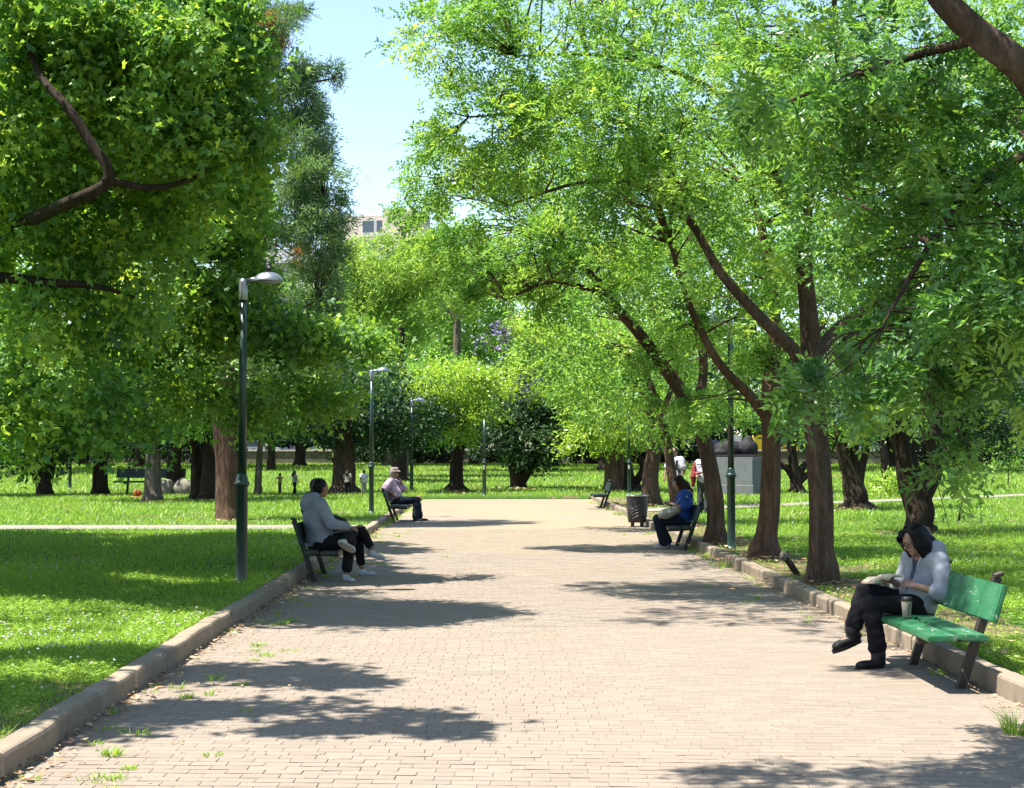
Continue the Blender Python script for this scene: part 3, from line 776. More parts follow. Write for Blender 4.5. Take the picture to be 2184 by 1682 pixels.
def tube_np(pts, rad, n=10, rough=0.0, seed=0, sub=4):
    """a smooth tapering limb along a polyline"""
    P = np.asarray(pts, float); R = np.asarray(rad, float)
    Q = np.vstack([2 * P[0] - P[1], P, 2 * P[-1] - P[-2]]); out, ro = [], []
    for i in range(len(P) - 1):
        p0, p1, p2, p3 = Q[i:i + 4]
        for t in np.arange(sub) / sub:
            out.append(0.5 * ((2 * p1) + (p2 - p0) * t + (2 * p0 - 5 * p1 + 4 * p2 - p3) * t * t + (3 * p1 - p0 - 3 * p2 + p3) * t ** 3))
            ro.append(R[i] * (1 - t) + R[i + 1] * t)
    out.append(P[-1]); ro.append(R[-1])
    C = np.array(out); ro = np.array(ro)
    T = unit(np.gradient(C, axis=0)); ref = np.array([0.37, 0.9, 0.21])
    U = unit(np.cross(T, ref)); Wv = np.cross(T, U)
    a = np.arange(n) * 2 * np.pi / n
    rr = ro[:, None] * np.ones(n)[None]
    if rough:
        j = np.arange(len(C))[:, None]
        rr = rr * (1 + rough * (np.sin(3 * a + seed + 0.35 * j) * 0.5 + np.sin(5 * a - seed * 2 + 0.6 * np.sin(j * 0.9)) * 0.35 + 0.3 * np.sin(9 * a + seed + 0.4 * np.sin(j * 0.5)) + 0.4 * np.sin(j * 0.7 + seed + 2 * np.cos(a))))
    V = C[:, None] + (U[:, None] * np.cos(a)[None, :, None] + Wv[:, None] * np.sin(a)[None, :, None]) * rr[:, :, None]
    m = len(C); i = (np.arange(m - 1)[:, None] * n); k = np.arange(n)[None]
    F = np.stack([i + k, i + (k + 1) % n, i + n + (k + 1) % n, i + n + k], 2).reshape(-1, 4)
    return V.reshape(-1, 3), F, C
def merge(parts):
    V, F, b = [], [], 0
    for v, f in parts:
        V.append(v); F.append(f + b); b += len(v)
    return np.concatenate(V), np.concatenate(F)

DENS = 0.62
def blob_points(blobs, rng, dens=1.0, fine=1.0):
    """clumped points in ellipsoid shells: positions, directions, tints, clump centres"""
    P, D, T, C = [], [], [], []
    for (c, r, nc, ns) in blobs:
        c = np.array(c, float); r = np.array(r, float)
        nc = max(2, int(round(nc * fine * (DENS * dens) ** .4))); ns = max(3, int(round(ns / fine * (DENS * dens) ** .6)))
        d = unit(rng.normal(0, 1, (nc, 3))); d[:, 2] = d[:, 2] * 0.9 + 0.05
        cc = c + d * r * (rng.uniform(0.15, 1.0, (nc, 1)) ** 0.45)
        sg = r.mean() * rng.uniform(0.10, 0.20, (nc, 1)) / fine ** .5
        n = nc * ns
        p = np.repeat(cc, ns, 0) + rng.normal(0, 1, (n, 3)) * np.repeat(sg, ns, 0) * np.array([1, 1, 0.62])
        o = unit((p - c) / r) + rng.normal(0, 0.55, (n, 3)); o[:, 2] -= 0.15
        P.append(p); D.append(unit(o)); T.append(np.repeat(rng.normal(0.48, 0.17, nc), ns) + rng.normal(0, 0.10, n)); C.append(cc)
    return np.concatenate(P), np.concatenate(D), np.clip(np.concatenate(T), 0, 1), np.concatenate(C)

def make_tree(name, label, base, limbs, blobs, leaf, leafmat, barkmat, seed, group=None, flare=1.7, twig=0.5, twig_r=0.022, max_twig=2.2, dens=1.0, fine=1.0, extra=None, cat='tree', floor=0.35, rough=0.10):
    """limbs: list of (points, radii); the first is the trunk"""
    rng = np.random.default_rng(seed)
    base = np.array(base, float)
    root = tag(empty(name, base), label, cat, group)
    parts, lines = [], []
    for i, (pts, rad) in enumerate(limbs):
        pts = [np.array(p, float) for p in pts]
        rad = list(rad)
        if i == 0 and flare > 1:
            p0 = pts[0]; q = pts[1]; L = np.linalg.norm(q - p0)
            e = min(0.45, L * 0.4) / max(L, 1e-6); e2 = e * 0.4
            rm = rad[0] * (1 - e) + rad[1] * e
            pts = [p0 - np.array([0, 0, 0.15]), p0 + (q - p0) * e2, p0 + (q - p0) * e] + pts[1:]
            rad = [rad[0] * flare, rad[0] * (1 + (flare - 1) * 0.4), rm] + rad[1:]
        v, f, c = tube_np(pts, rad, 22 if i == 0 else 12, rough, seed + i)
        parts.append((v, f)); lines.append(c if i else c[len(c) // 2:])
    V, F = merge(parts)
    mesh_np('trunk', V - base, F, barkmat, root, smooth=True)
    if blobs:
        P, D, T, C = blob_points(blobs, rng, dens, fine)
        k = P[:, 2] > terrain(P[:, 1]) + floor
        P, D, T = P[k], D[k], T[k]
        LP = np.concatenate(lines)
        tw = []
        sel = rng.random(len(C)) < twig
        for c in C[sel]:
            dd = np.linalg.norm((LP - c) * np.array([1, 1, 1.25]) + np.array([0, 0, 0.0]), axis=1) + 0.6 * np.maximum(0, LP[:, 2] - c[2])
            s = LP[np.argmin(dd)]; L = np.linalg.norm(c - s)
            if L > max_twig: continue
            mid = s + (c - s) * 0.5 + rng.normal(0, 0.07, 3) * L + np.array([0, 0, 0.10 * L])
            v, f, _ = tube_np([s, mid, c], [twig_r * min(2.2, 0.5 + L * 0.3), twig_r * 0.6, twig_r * 0.25], 4, 0, 0, 3)
            tw.append((v, f))
            for q in range(1 if fine == 1 else 0):
                e = c + rng.normal(0, 0.22, 3) * min(L, 2.5) * 0.9
                v, f, _ = tube_np([mid, (mid + e) / 2 + rng.normal(0, 0.05, 3) * L, e], [twig_r * 0.55, twig_r * 0.35, twig_r * 0.15], 3, 0, 0, 2)
                tw.append((v, f))
        if tw:
            V, F = merge(tw)
            mesh_np('twig_sprays', V - base, F, barkmat, root, smooth=True)
        V, F, A = leaf(P, D, rng, T)
        mesh_np('crown', V - base, F, leafmat, root, attrs={'tint': np.clip(A, 0, 1)})
    if extra: extra(root, base, rng)
    return root
def LP(L=0.06, W=0.026, m=5, rach=0.22): return lambda P, D, rng, T: pinnate(P, D, rng, rach, m, L, W, T)
def LC(L=0.2, W=0.1, k=4, spread=0.15, up=0.8): return lambda P, D, rng, T: cluster(P, D, rng, L, W, k, spread, T, up)
def LM(size=0.16, k=5, spread=0.12): return lambda P, D, rng, T: palmate(P, D, rng, size, k, spread, T)
def S(px, py, d): return np.array(at(px, py, d))
def G(px, py): return np.array(gp(px, py))
def B(px, py, d, r, nc, ns): return (S(px, py, d), r if hasattr(r, '__len__') else (r, r, r * 0.8), nc, ns)

ROW = 'row of trees along the far kerb of the path'
# --- the row on the right of the path ---------------------------------------------------
d = G(1755, 1245)[1]
make_tree('street_tree', 'straight brown trunk forking at mid height, between the reading woman and the leaning trunks', G(1755, 1245),
    [([G(1755, 1245), S(1749, 1060, d), S(1738, 880, d), S(1732, 770, d), S(1722, 640, d), S(1704, 520, d + .2), S(1668, 420, d + .3), S(1640, 300, d + .5), S(1600, 120, d + .5)], [.155, .145, .135, .13, .105, .09, .075, .055, .03]),
     ([S(1736, 810, d), S(1690, 745, d - .2), S(1612, 668, d - .5), S(1535, 580, d - .6), S(1470, 470, d - .3), S(1380, 400, d), S(1240, 390, d + .2), S(1080, 440, d + .3)], [.09, .08, .07, .055, .045, .036, .025, .012]),
     ([S(1738, 760, d), S(1790, 700, d + .4), S(1860, 645, d + .8), S(1940, 540, d + 1.2), S(2000, 380, d + 1.4)], [.085, .075, .06, .05, .03]),
     ([S(1722, 650, d), S(1718, 500, d - .5), S(1730, 370, d - 1), S(1760, 200, d - 1.4), S(1780, 0, d - 1.6)], [.08, .07, .055, .045, .03]),
     ([S(1640, 300, d + .5), S(1500, 180, d + .6), S(1300, 120, d + .4), S(1100, 120, d)], [.04, .034, .025, .010]),
     ([S(1470, 470, d - .6), S(1400, 300, d - .2), S(1220, 240, d), S(1000, 250, d)], [.036, .030, .022, .010])],
    [B(1005, 95, d - .5, (.85, 1.3, .6), 16, 34), B(960, 330, d, (.55, 1.1, .6), 12, 34), B(1060, 270, d - .2, (.75, 1.3, .7), 18, 34), B(930, 370, d + .4, (.45, .9, .35), 7, 30), B(1180, 110, d - .8, (1.3, 1.8, .9), 30, 34),
     B(1220, 320, d - .8, (1.1, 1.6, .75), 26, 34), B(1400, 200, d - 1, (1.3, 2, 1.1), 36, 34), B(1380, 400, d - 1, (.8, 1.3, .45), 14, 30), B(1560, 120, d - .8, (1.4, 2, 1.0), 34, 32), B(1560, 360, d - .6, (1.1, 1.6, .7), 22, 30),
     B(1760, 260, d - .4, (1.3, 2, 1.1), 28, 30), B(1300, -80, d, (2.4, 2.4, 1.2), 36, 28), B(1650, -120, d, (2.4, 2.4, 1.3), 34, 26), B(1100, -60, d, (1.3, 1.6, .8), 16, 28), B(1950, 350, d + .8, (1.3, 1.6, 1.2), 20, 26),
     ((5.2, d - .6, 6.4), (2.4, 2.4, .9), 60, 34), B(1960, 70, d + 2, (1.4, 1.4, .8), 22, 28), B(2120, 60, d - 3, (1.0, 1.2, .7), 16, 26), B(1600, 560, d + .3, (.7, .8, .4), 8, 24), B(1860, 560, d + 1, (.8, .9, .5), 9, 24)],
    LP(.060, .027, 5, .22), M['leaf_ash'], M['bark'], 101, ROW, dens=1.15, twig=.5, twig_r=.016)
d = G(1628, 1190)[1]
make_tree('street_tree', 'brown trunk with a flared foot, standing between the lamp post and the straight trunk', G(1628, 1190),
    [([G(1628, 1190), S(1641, 1070, d), S(1646, 940, d), S(1640, 840, d), S(1652, 720, d + .3), S(1640, 560, d + .5), S(1600, 400, d + .6)], [.175, .15, .14, .12, .10, .08, .05]),
     ([S(1642, 900, d), S(1595, 840, d - .2), S(1530, 770, d - .4), S(1470, 650, d - .4), S(1430, 520, d - .3)], [.09, .075, .065, .05, .03]),
     ([S(1643, 850, d), S(1690, 770, d + .5), S(1760, 690, d + .8)], [.07, .06, .03])],
    [B(1500, 560, d, (1.5, 1.8, .9), 26, 28), B(1420, 440, d + .3, (1.5, 1.8, .9), 26, 28), B(1640, 480, d, (1.3, 1.6, 1.0), 22, 26), B(1560, 720, d - .2, (1.0, 1.2, .5), 13, 26), B(1700, 720, d + 1, (.9, 1.3, .6), 10, 26),
     B(1500, 250, d, (2.2, 2.2, 1.6), 30, 24), B(1800, 300, d + .5, (2, 2, 1.5), 24, 24), B(1500, 850, d - .3, (.55, .8, .35), 7, 26), ((5.8, d - 1, 6.4), (2.6, 2.4, .9), 60, 32), ((1.2, d - .3, 5.6), (1.0, 1.6, .6), 18, 28), B(1560, 740, d + .6, (.7, .5, .55), 10, 28)],
    LP(.075, .034, 4, .22), M['leaf_ash'], M['bark_red'], 102, ROW, flare=1.75, dens=1.3)
d = G(1527, 1160)[1]
make_tree('street_tree', 'leaning brown trunk bending towards the path behind the woman in blue', G(1527, 1160),
    [([G(1527, 1160), S(1524, 1050, d), S(1505, 950, d), S(1478, 880, d), S(1428, 800, d - .2), S(1370, 720, d - .3), S(1310, 650, d - .4), S(1265, 590, d - .4), S(1200, 540, d - .4)], [.16, .145, .135, .125, .11, .10, .085, .065, .03]),
     ([S(1478, 880, d), S(1500, 800, d + .3), S(1490, 680, d + .4), S(1450, 560, d + .6), S(1430, 460, d + .6)], [.09, .08, .07, .05, .03]),
     ([S(1290, 630, d - .4), S(1180, 600, d - .8), S(1080, 640, d - 1)], [.05, .04, .015])],
    [B(1130, 520, d - .4, (1.1, 1.5, .7), 20, 28), B(1050, 560, d, (.7, 1.1, .5), 11, 26), B(1260, 460, d - .4, (1.3, 1.6, .8), 24, 28), B(1240, 620, d - .7, (1.1, 1.4, .6), 18, 28), B(1380, 580, d + .5, (1.3, 1.5, .7), 18, 26),
     B(1090, 400, d, (1.1, 1.5, .8), 18, 28), B(1300, 300, d, (1.8, 2, 1.2), 26, 24), B(1420, 760, d + .2, (.7, .9, .4), 9, 26), B(1470, 860, d - .2, (.45, .6, .3), 6, 26), B(1060, 640, d - .3, (.5, .9, .3), 7, 26), B(985, 465, d, (.65, 1, .42), 12, 28), B(900, 455, d, (.32, .7, .26), 5, 22), B(960, 530, d - .2, (.5, .9, .4), 8, 26), ((5.8, d - .5, 6.6), (2.6, 2.4, .9), 52, 30), ((1.6, d + .6, 5.2), (1.1, 1.6, .6), 18, 28)],
    LP(.080, .036, 4, .24), M['leaf_ash'], M['bark'], 103, ROW, dens=1.3)
d = 33.5
b = np.array((4.05, d, LAWN))
make_tree('street_tree', 'slim brown trunk rising directly behind the woman in blue', b,
    [([b, S(1432, 1000, d), S(1420, 930, d), S(1408, 880, d), S(1380, 800, d), S(1350, 700, d)], [.12, .105, .10, .09, .07, .04]),
     ([S(1412, 890, d), S(1440, 800, d + .3), S(1460, 700, d + .5)], [.06, .05, .03])],
    [B(1300, 700, d, (1.6, 1.8, .9), 24, 26), B(1200, 760, d - .3, (1.2, 1.5, .6), 16, 26), B(1420, 700, d, (1.4, 1.6, .9), 20, 24), B(1330, 840, d - .3, (1.3, 1.4, .5), 14, 24), B(1500, 780, d + .5, (1.2, 1.4, .7), 14, 24), B(1150, 640, d, (1.2, 1.4, .8), 16, 26),
     B(1560, 880, d + 1, (.9, 1.2, .5), 10, 22), B(1430, 930, d - .3, (.5, .7, .3), 6, 20), ((6.4, d, 6.4), (2.4, 2.4, 1.0), 34, 24)],
    LC(.13, .058, 5, .13), M['leaf_ash'], M['bark'], 104, ROW)
d = G(1388, 1078)[1]
make_tree('street_tree', 'sturdy brown trunk standing just behind the grey litter bin', G(1388, 1078),
    [([G(1388, 1078), S(1388, 1010, d), S(1394, 950, d), S(1392, 880, d), S(1370, 800, d)], [.27, .24, .22, .19, .10]), ([S(1393, 940, d), S(1420, 880, d), S(1460, 820, d)], [.12, .1, .05])],
    [B(1370, 880, d, (1.9, 2, .8), 22, 24), B(1280, 820, d - .5, (1.8, 2, .9), 22, 24), B(1450, 860, d + .5, (1.6, 2, .9), 18, 22), B(1380, 740, d, (2.4, 2.4, 1.3), 26, 22)],
    LC(.16, .07, 5, .17), M['leaf_ash'], M['bark'], 105, ROW, rough=.14)
d = G(1340, 1048)[1]
make_tree('street_tree', 'dark wide trunk spreading into several stems, left of the sturdy trunk', G(1340, 1048),
    [([G(1340, 1048), S(1332, 1010, d), S(1326, 960, d), S(1320, 880, d)], [.42, .34, .27, .15]), ([S(1345, 1045, d), S(1372, 1000, d - .3), S(1350, 960, d - .3), S(1330, 900, d)], [.2, .15, .12, .08])],
    [B(1330, 870, d, (2.2, 2.2, .9), 24, 22), B(1260, 880, d - 1, (1.6, 1.8, .7), 18, 22), B(1350, 760, d, (2.6, 2.6, 1.4), 26, 22)],
    LC(.19, .085, 5, .2), M['leaf_mid'], M['bark_dark'], 106, ROW, flare=1.9, rough=.16)
d = G(1306, 1050)[1]
make_tree('street_tree', 'reddish brown trunk at the far end of the row beside the empty bench', G(1306, 1050),
    [([G(1306, 1050), S(1303, 990, d), S(1300, 930, d), S(1290, 850, d)], [.30, .27, .25, .12]), ([S(1318, 1046, d + .5), S(1322, 990, d + .5), S(1316, 900, d + .5)], [.2, .17, .12])],
    [B(1260, 880, d, (2.4, 2.4, 1.0), 28, 22), B(1230, 940, d - .5, (1.3, 1.6, .45), 12, 22), B(1300, 780, d, (2.8, 2.8, 1.6), 28, 20), B(1210, 800, d + 1, (2, 2.2, 1.3), 20, 22), B(1390, 930, d - .5, (1.5, 1.6, .4), 10, 20), B(1310, 945, d - 1, (1.0, 1.2, .3), 8, 20)],
    LC(.19, .085, 5, .2), M['leaf_lime'], M['bark_red'], 107, ROW)

# --- the near tree on the right: trunk outside the view, limb and hanging sprays inside it ---
d = 9.0
nb = np.array((5.6, 8.2, LAWN))
make_tree('overhanging_tree', 'near tree with a thick slanting limb and hanging pinnate leaves over the reading woman', nb,
    [([nb, nb + (-.05, 0, 1.6), nb + (-.25, .1, 2.9), S(2380, 330, 8.0), S(2184, 150, 7.6), S(2095, 80, 7.6), S(2010, -5, 7.6), S(1900, -140, 7.8), S(1600, -300, 8)], [.22, .19, .16, .090, .078, .072, .066, .055, .03]),
     ([S(2380, 330, 8.0), S(2200, 330, 8.4), S(2060, 420, 8.2), S(1960, 560, 8.0), S(1880, 700, 7.9)], [.05, .035, .025, .016, .006]),
     ([nb + (-.25, .1, 2.9), S(2260, 520, 9.4), S(2080, 560, 9.6), S(1900, 470, 9.8), S(1800, 420, 9.9)], [.06, .035, .028, .02, .008]),
     ([S(2095, 80, 7.7), S(1950, 120, 8.2), S(1800, 170, 8.0), S(1650, 230, 7.8)], [.03, .022, .015, .006])],
    [B(2080, 240, 8.6, (.55, .8, .45), 22, 26), B(1930, 330, 8.4, (.5, .8, .4), 20, 26), B(2120, 470, 8.6, (.45, .8, .45), 22, 26), B(1980, 520, 8.3, (.42, .7, .4), 20, 26), B(1870, 180, 8.2, (.5, .7, .3), 14, 22),
     B(1690, 225, 7.9, (.26, .4, .14), 9, 22), B(1610, 215, 7.9, (.12, .2, .07), 4, 12), B(1920, 690, 8.1, (.26, .5, .22), 10, 22), B(2060, 690, 8.2, (.40, .6, .35), 18, 26), B(2150, 830, 8.4, (.28, .5, .28), 12, 24), B(1960, 800, 8.0, (.22, .35, .12), 6, 18),
     B(1800, 805, 7.8, (.20, .2, .06), 8, 15), B(1735, 840, 7.7, (.11, .12, .05), 6, 12), B(1890, 880, 7.8, (.12, .2, .06), 4, 12), B(2100, 960, 8.2, (.16, .3, .10), 5, 14), B(2050, 1010, 8.1, (.12, .2, .05), 3, 8), B(1850, 430, 8.6, (.35, .6, .25), 10, 22), B(1760, 420, 8.8, (.2, .4, .14), 4, 18),
     B(2180, 650, 9, (.4, .6, .4), 14, 24), B(2200, 300, 9.4, (.5, .7, .5), 12, 24),
     ((-.55, 7.3, 5.0), (1.1, .28, .28), 22, 26), ((1.0, 7.3, 5.4), (1.4, .40, .45), 26, 28), ((-.3, 15.0, 6.95), (1.4, .9, .35), 26, 26), ((1.0, 14.2, 7.1), (1.2, .7, .35), 16, 26), ((2.8, 8.3, 5.6), (1.6, 1.2, .7), 22, 26), ((4.6, 8.8, 5.6), (1.8, 1.8, 1.0), 30, 26), ((1.05, 11.15, 6.3), (.8, .50, .35), 34, 30), ((2.2, 11.2, 6.5), (1.2, 1.2, .6), 24, 26), ((2.6, 13.2, 6.9), (1.6, 1.5, .8), 24, 24), ((1.0, 13.4, 6.8), (1.0, 1.0, .45), 12, 22), ((4.2, 9.5, 4.2), (.8, 1.2, .6), 12, 24), ((6.5, 10, 4.6), (1.6, 1.8, 1.2), 20, 24)],  # unseen clumps above the view, most of them placed for their shade
    LP(.056, .025, 5, .17), M['leaf_near'], M['bark'], 110, dens=.92, twig=0.45, twig_r=0.008)

# --- dark trees on the right lawn ---
d = G(1962, 1138)[1]
make_tree('gnarled_tree', 'dark gnarled trunk behind the reading woman, splitting low into two stems', G(1962, 1138),
    [([G(1962, 1138), S(1958, 1090, d), S(1945, 1030, d), S(1930, 960, d), S(1915, 900, d), S(1850, 840, d), S(1770, 800, d)], [.28, .27, .24, .2, .19, .12, .05]),
     ([S(1966, 1060, d), S(1992, 1000, d), S(1985, 950, d), S(2010, 890, d), S(2060, 820, d)], [.22, .17, .15, .12, .05]),
     ([S(1915, 905, d), S(1935, 840, d + .3), S(1960, 760, d + .3)], [.13, .1, .04])],
    [B(1860, 850, d, (1.1, 1.4, .6), 18, 26), B(2000, 800, d, (1.8, 2, 1.0), 28, 26), B(2120, 860, d + .5, (1.5, 1.6, .9), 22, 26), B(1900, 700, d + .5, (1.8, 2, 1.2), 26, 24), B(2100, 650, d + .5, (2.2, 2.2, 1.6), 28, 24), B(2180, 940, d + .3, (.9, 1.2, .5), 10, 24)],
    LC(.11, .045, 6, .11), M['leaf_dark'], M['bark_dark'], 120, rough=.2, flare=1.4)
LAWNR = 'trees standing on the lawn behind the right-hand row'
d = G(1825, 1085)[1]
make_tree('vase_tree', 'dark vase shaped tree with several stems, beyond the right lawn side path', G(1825, 1085),
    [([G(1825, 1085), S(1822, 1050, d), S(1815, 1010, d), S(1795, 960, d), S(1780, 890, d)], [.36, .32, .24, .17, .06])] +
    [([S(1823, 1055, d), S(x1, 1010, d), S(x2, 950, d), S(x3, 880, d)], [.2, .14, .12, .05]) for x1, x2, x3 in ((1810, 1800, 1770), (1826, 1822, 1818), (1834, 1848, 1880))],
    [B(1810, 880, d, (2.0, 2, 1.0), 28, 24), B(1880, 850, d, (1.8, 2, 1.2), 22, 24), B(1760, 800, d + 1, (2.2, 2, 1.4), 24, 22), B(1800, 930, d - .5, (1.2, 1.2, .35), 10, 22)],
    LC(.15, .06, 6, .15), M['leaf_mid'], M['bark_dark'], 121, LAWNR, rough=.15)
for i, (px, py, lab, tops) in enumerate((
        (1700, 1052, 'low spreading dark tree just right of the flared trunk', ((1660, 985), (1725, 980), (1740, 1000))),
        (1893, 1032, 'slim dark leaning trunk far off between the vase shaped and gnarled trees', ((1880, 960),)))):
    d = G(px, py)[1]
    make_tree('lawn_tree', lab, G(px, py), [([G(px, py), S(px - 4, py - 40, d), S(px - 10, py - 90, d), S(px - 12, py - 150, d)], [.26, .22, .17, .08])] +
              [([S(px, py - 20, d), S((px + a) / 2, b + 15, d), S(a, b, d), S(a, b - 60, d)], [.16, .13, .1, .04]) for a, b in tops],
              [B(px, py - 170, d, (2.6, 2.4, 1.3), 28, 22), B(px - 60, py - 240, d, (2.6, 2.4, 1.6), 24, 22), B(px + 60, py - 230, d, (2.6, 2.4, 1.6), 24, 22)],
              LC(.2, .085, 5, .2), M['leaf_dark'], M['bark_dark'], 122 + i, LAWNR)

# --- plane tree on the left: trunk outside the view, crown filling the left third ---
d = 16.5
pb = np.array((-8.6, 16.2, LAWN))
make_tree('plane_tree', 'large plane tree with lobed leaves whose crown fills the upper left', pb,
    [([pb, pb + (0.1, 0, 1.8), pb + (.4, 0, 3.2), pb + (.9, .2, 4.6), pb + (1.4, .2, 6.4), pb + (1.6, .2, 8.5)], [.30, .27, .24, .19, .13, .06]),
     ([pb + (.4, 0, 3.2), S(-260, 560, d + .2), S(-60, 520, d + .3), S(130, 440, d - 1.9), S(232, 382, d - 2.1), S(190, 300, d - 2.1), S(140, 225, d - 2.1), S(85, 160, d - 1.9), S(40, 40, d - 1.4)], [.13, .10, .075, .062, .054, .048, .042, .036, .028]),
     ([S(225, 385, d - 2.1), S(340, 400, d - 1.6), S(450, 360, d - .9), S(540, 280, d - 1)], [.040, .032, .02, .008]),
     ([pb + (.3, 0, 2.8), S(-100, 600, d - .2), S(100, 604, d - .6), S(210, 612, d - .6), S(300, 640, d - .4)], [.09, .07, .045, .03, .01]),
     ([pb + (.9, .2, 4.6), S(0, 0, d - 1), S(250, -60, d - 1), S(430, 20, d - 1)], [.10, .07, .05, .02])],
    [B(110, 80, d - .8, (1.0, 1.5, .65), 30, 12), B(310, 80, d - .9, (.8, 1.4, .5), 26, 12), B(430, 145, d - 1, (.48, 1.1, .36), 16, 12), B(60, 290, d - .6, (.9, 1.5, .7), 24, 11), B(290, 270, d - .7, (.85, 1.5, .6), 24, 11), B(455, 310, d - .9, (.48, 1.1, .45), 17, 12),
     B(90, 500, d, (.9, 1.4, .6), 20, 11), B(310, 470, d + .6, (.95, 1.4, .6), 24, 11), B(480, 480, d + 3.6, (.48, 1.0, .5), 15, 12), B(120, 680, d + .2, (1.1, 1.4, .45), 20, 11), B(340, 680, d + 3, (1.1, 1.3, .6), 24, 11), B(520, 690, d + 3.8, (.75, 1.1, .40), 14, 12),
     B(680, 728, d + 4, (.45, .7, .10), 8, 10), B(790, 738, d + 4, (.27, .4, .07), 4, 8), B(110, 850, d + .2, (.9, 1.2, .30), 14, 11), B(330, 830, d + 3, (1.0, 1.1, .42), 16, 11), B(250, 925, d + .4, (.6, .8, .12), 5, 8), B(60, 950, d - .2, (.35, .5, .10), 3, 8), B(580, 860, d + 4, (.75, .8, .28), 9, 10), B(720, 860, d + 4, (.4, .5, .15), 4, 8),
     B(560, 590, d + 3.6, (.25, .5, .14), 4, 8), B(545, 120, d - 1, (.10, .4, .10), 2, 8), B(560, 300, d - .6, (.14, .5, .10), 3, 8), B(440, 20, d - 1, (.36, .9, .36), 8, 12), B(535, 175, d - .8, (.10, .3, .06), 2, 4), B(548, 335, d - .6, (.12, .3, .07), 2, 4), B(540, 440, d - .4, (.14, .3, .08), 2, 4),
     ((-8.5, 16, 6.5), (2.6, 2.6, 2.0), 18, 10), ((-6, 15.5, 8.2), (2.6, 2.4, 1.1), 10, 10), ((-10.5, 17, 5), (2.2, 2.4, 1.6), 9, 10), ((-6.8, 13.2, 5.2), (1.6, 1.2, 1.3), 8, 10)],
    LM(.072, 30, .15), M['leaf_plane'], M['bark_dark'], 130, fine=1.9, twig=0.03, twig_r=0.016)
# crown of a neighbour left of the view; only its shade and low sprays matter
nb2 = np.array((-7.4, 8.6, LAWN))
make_tree('plane_tree', 'nearer plane tree standing just left of the view, shading the near lawn', nb2,
    [([nb2, nb2 + (0, 0, 2), nb2 + (.4, .2, 4), nb2 + (1.0, .3, 6)], [.28, .24, .18, .07])],
    [((-6.4, 9.0, 5.6), (1.7, 1.1, 1.0), 26, 12), ((-5.3, 11.0, 6.4), (1.7, .40, .45), 20, 12), ((-4.5, 9.3, 6.4), (1.5, .22, .30), 13, 12), ((-3.3, 8.75, 6.3), (.7, .12, .16), 5, 10), ((-3.7, 10.6, 6.3), (.7, .14, .16), 5, 10), ((-8, 7.6, 4.6), (1.6, 1.4, 1.2), 20, 12), ((-5.4, 8.3, 5.2), (.7, .3, .3), 5, 10)],
    LM(.13, 12, .14), M['leaf_plane'], M['bark_dark'], 131, dens=1.4)
nb3 = np.array((-9.4, 25.5, LAWN))  # tree added behind the big crown, kept dense to shade the lawn
make_tree('plane_tree', 'added plane tree behind the large one, shading the lawn beside the couple on the bench', nb3,
    [([nb3, nb3 + (0, 0, 2.4), nb3 + (.3, .2, 4.5), nb3 + (.8, .3, 7.5)], [.30, .26, .20, .08]), ([nb3 + (.2, .1, 3.8), nb3 + (2, -2, 5.2), nb3 + (4, -4.5, 5.9)], [.12, .09, .03]), ([nb3 + (.2, .1, 3.6), nb3 + (-2, 1.6, 5.2), nb3 + (-4, 2.5, 6.2)], [.12, .09, .03])],
    [((-9, 24, 6.4), (3.0, 3.2, 1.6), 46, 12), ((-5.8, 21.0, 5.9), (1.6, 2.6, .8), 34, 12), ((-8, 20.5, 6.4), (2.6, 2.2, 1.0), 34, 12), ((-8.3, 17.3, 6.4), (1.6, 1.1, .6), 16, 12), ((-6.4, 26.5, 6.6), (2.2, 2.6, 1.2), 26, 12), ((-12, 27, 6.2), (2.6, 3, 1.6), 26, 12), ((-4.7, 20.2, 5.3), (1.3, 1.2, .6), 22, 12), ((-9.5, 20.5, 5.6), (2.0, 2.0, 1.2), 22, 12), ((-8, 25, 9), (3, 3, 1.6), 24, 12)],
    LM(.33, 6, .22), M['leaf_plane'], M['bark_dark'], 132, dens=2.0)

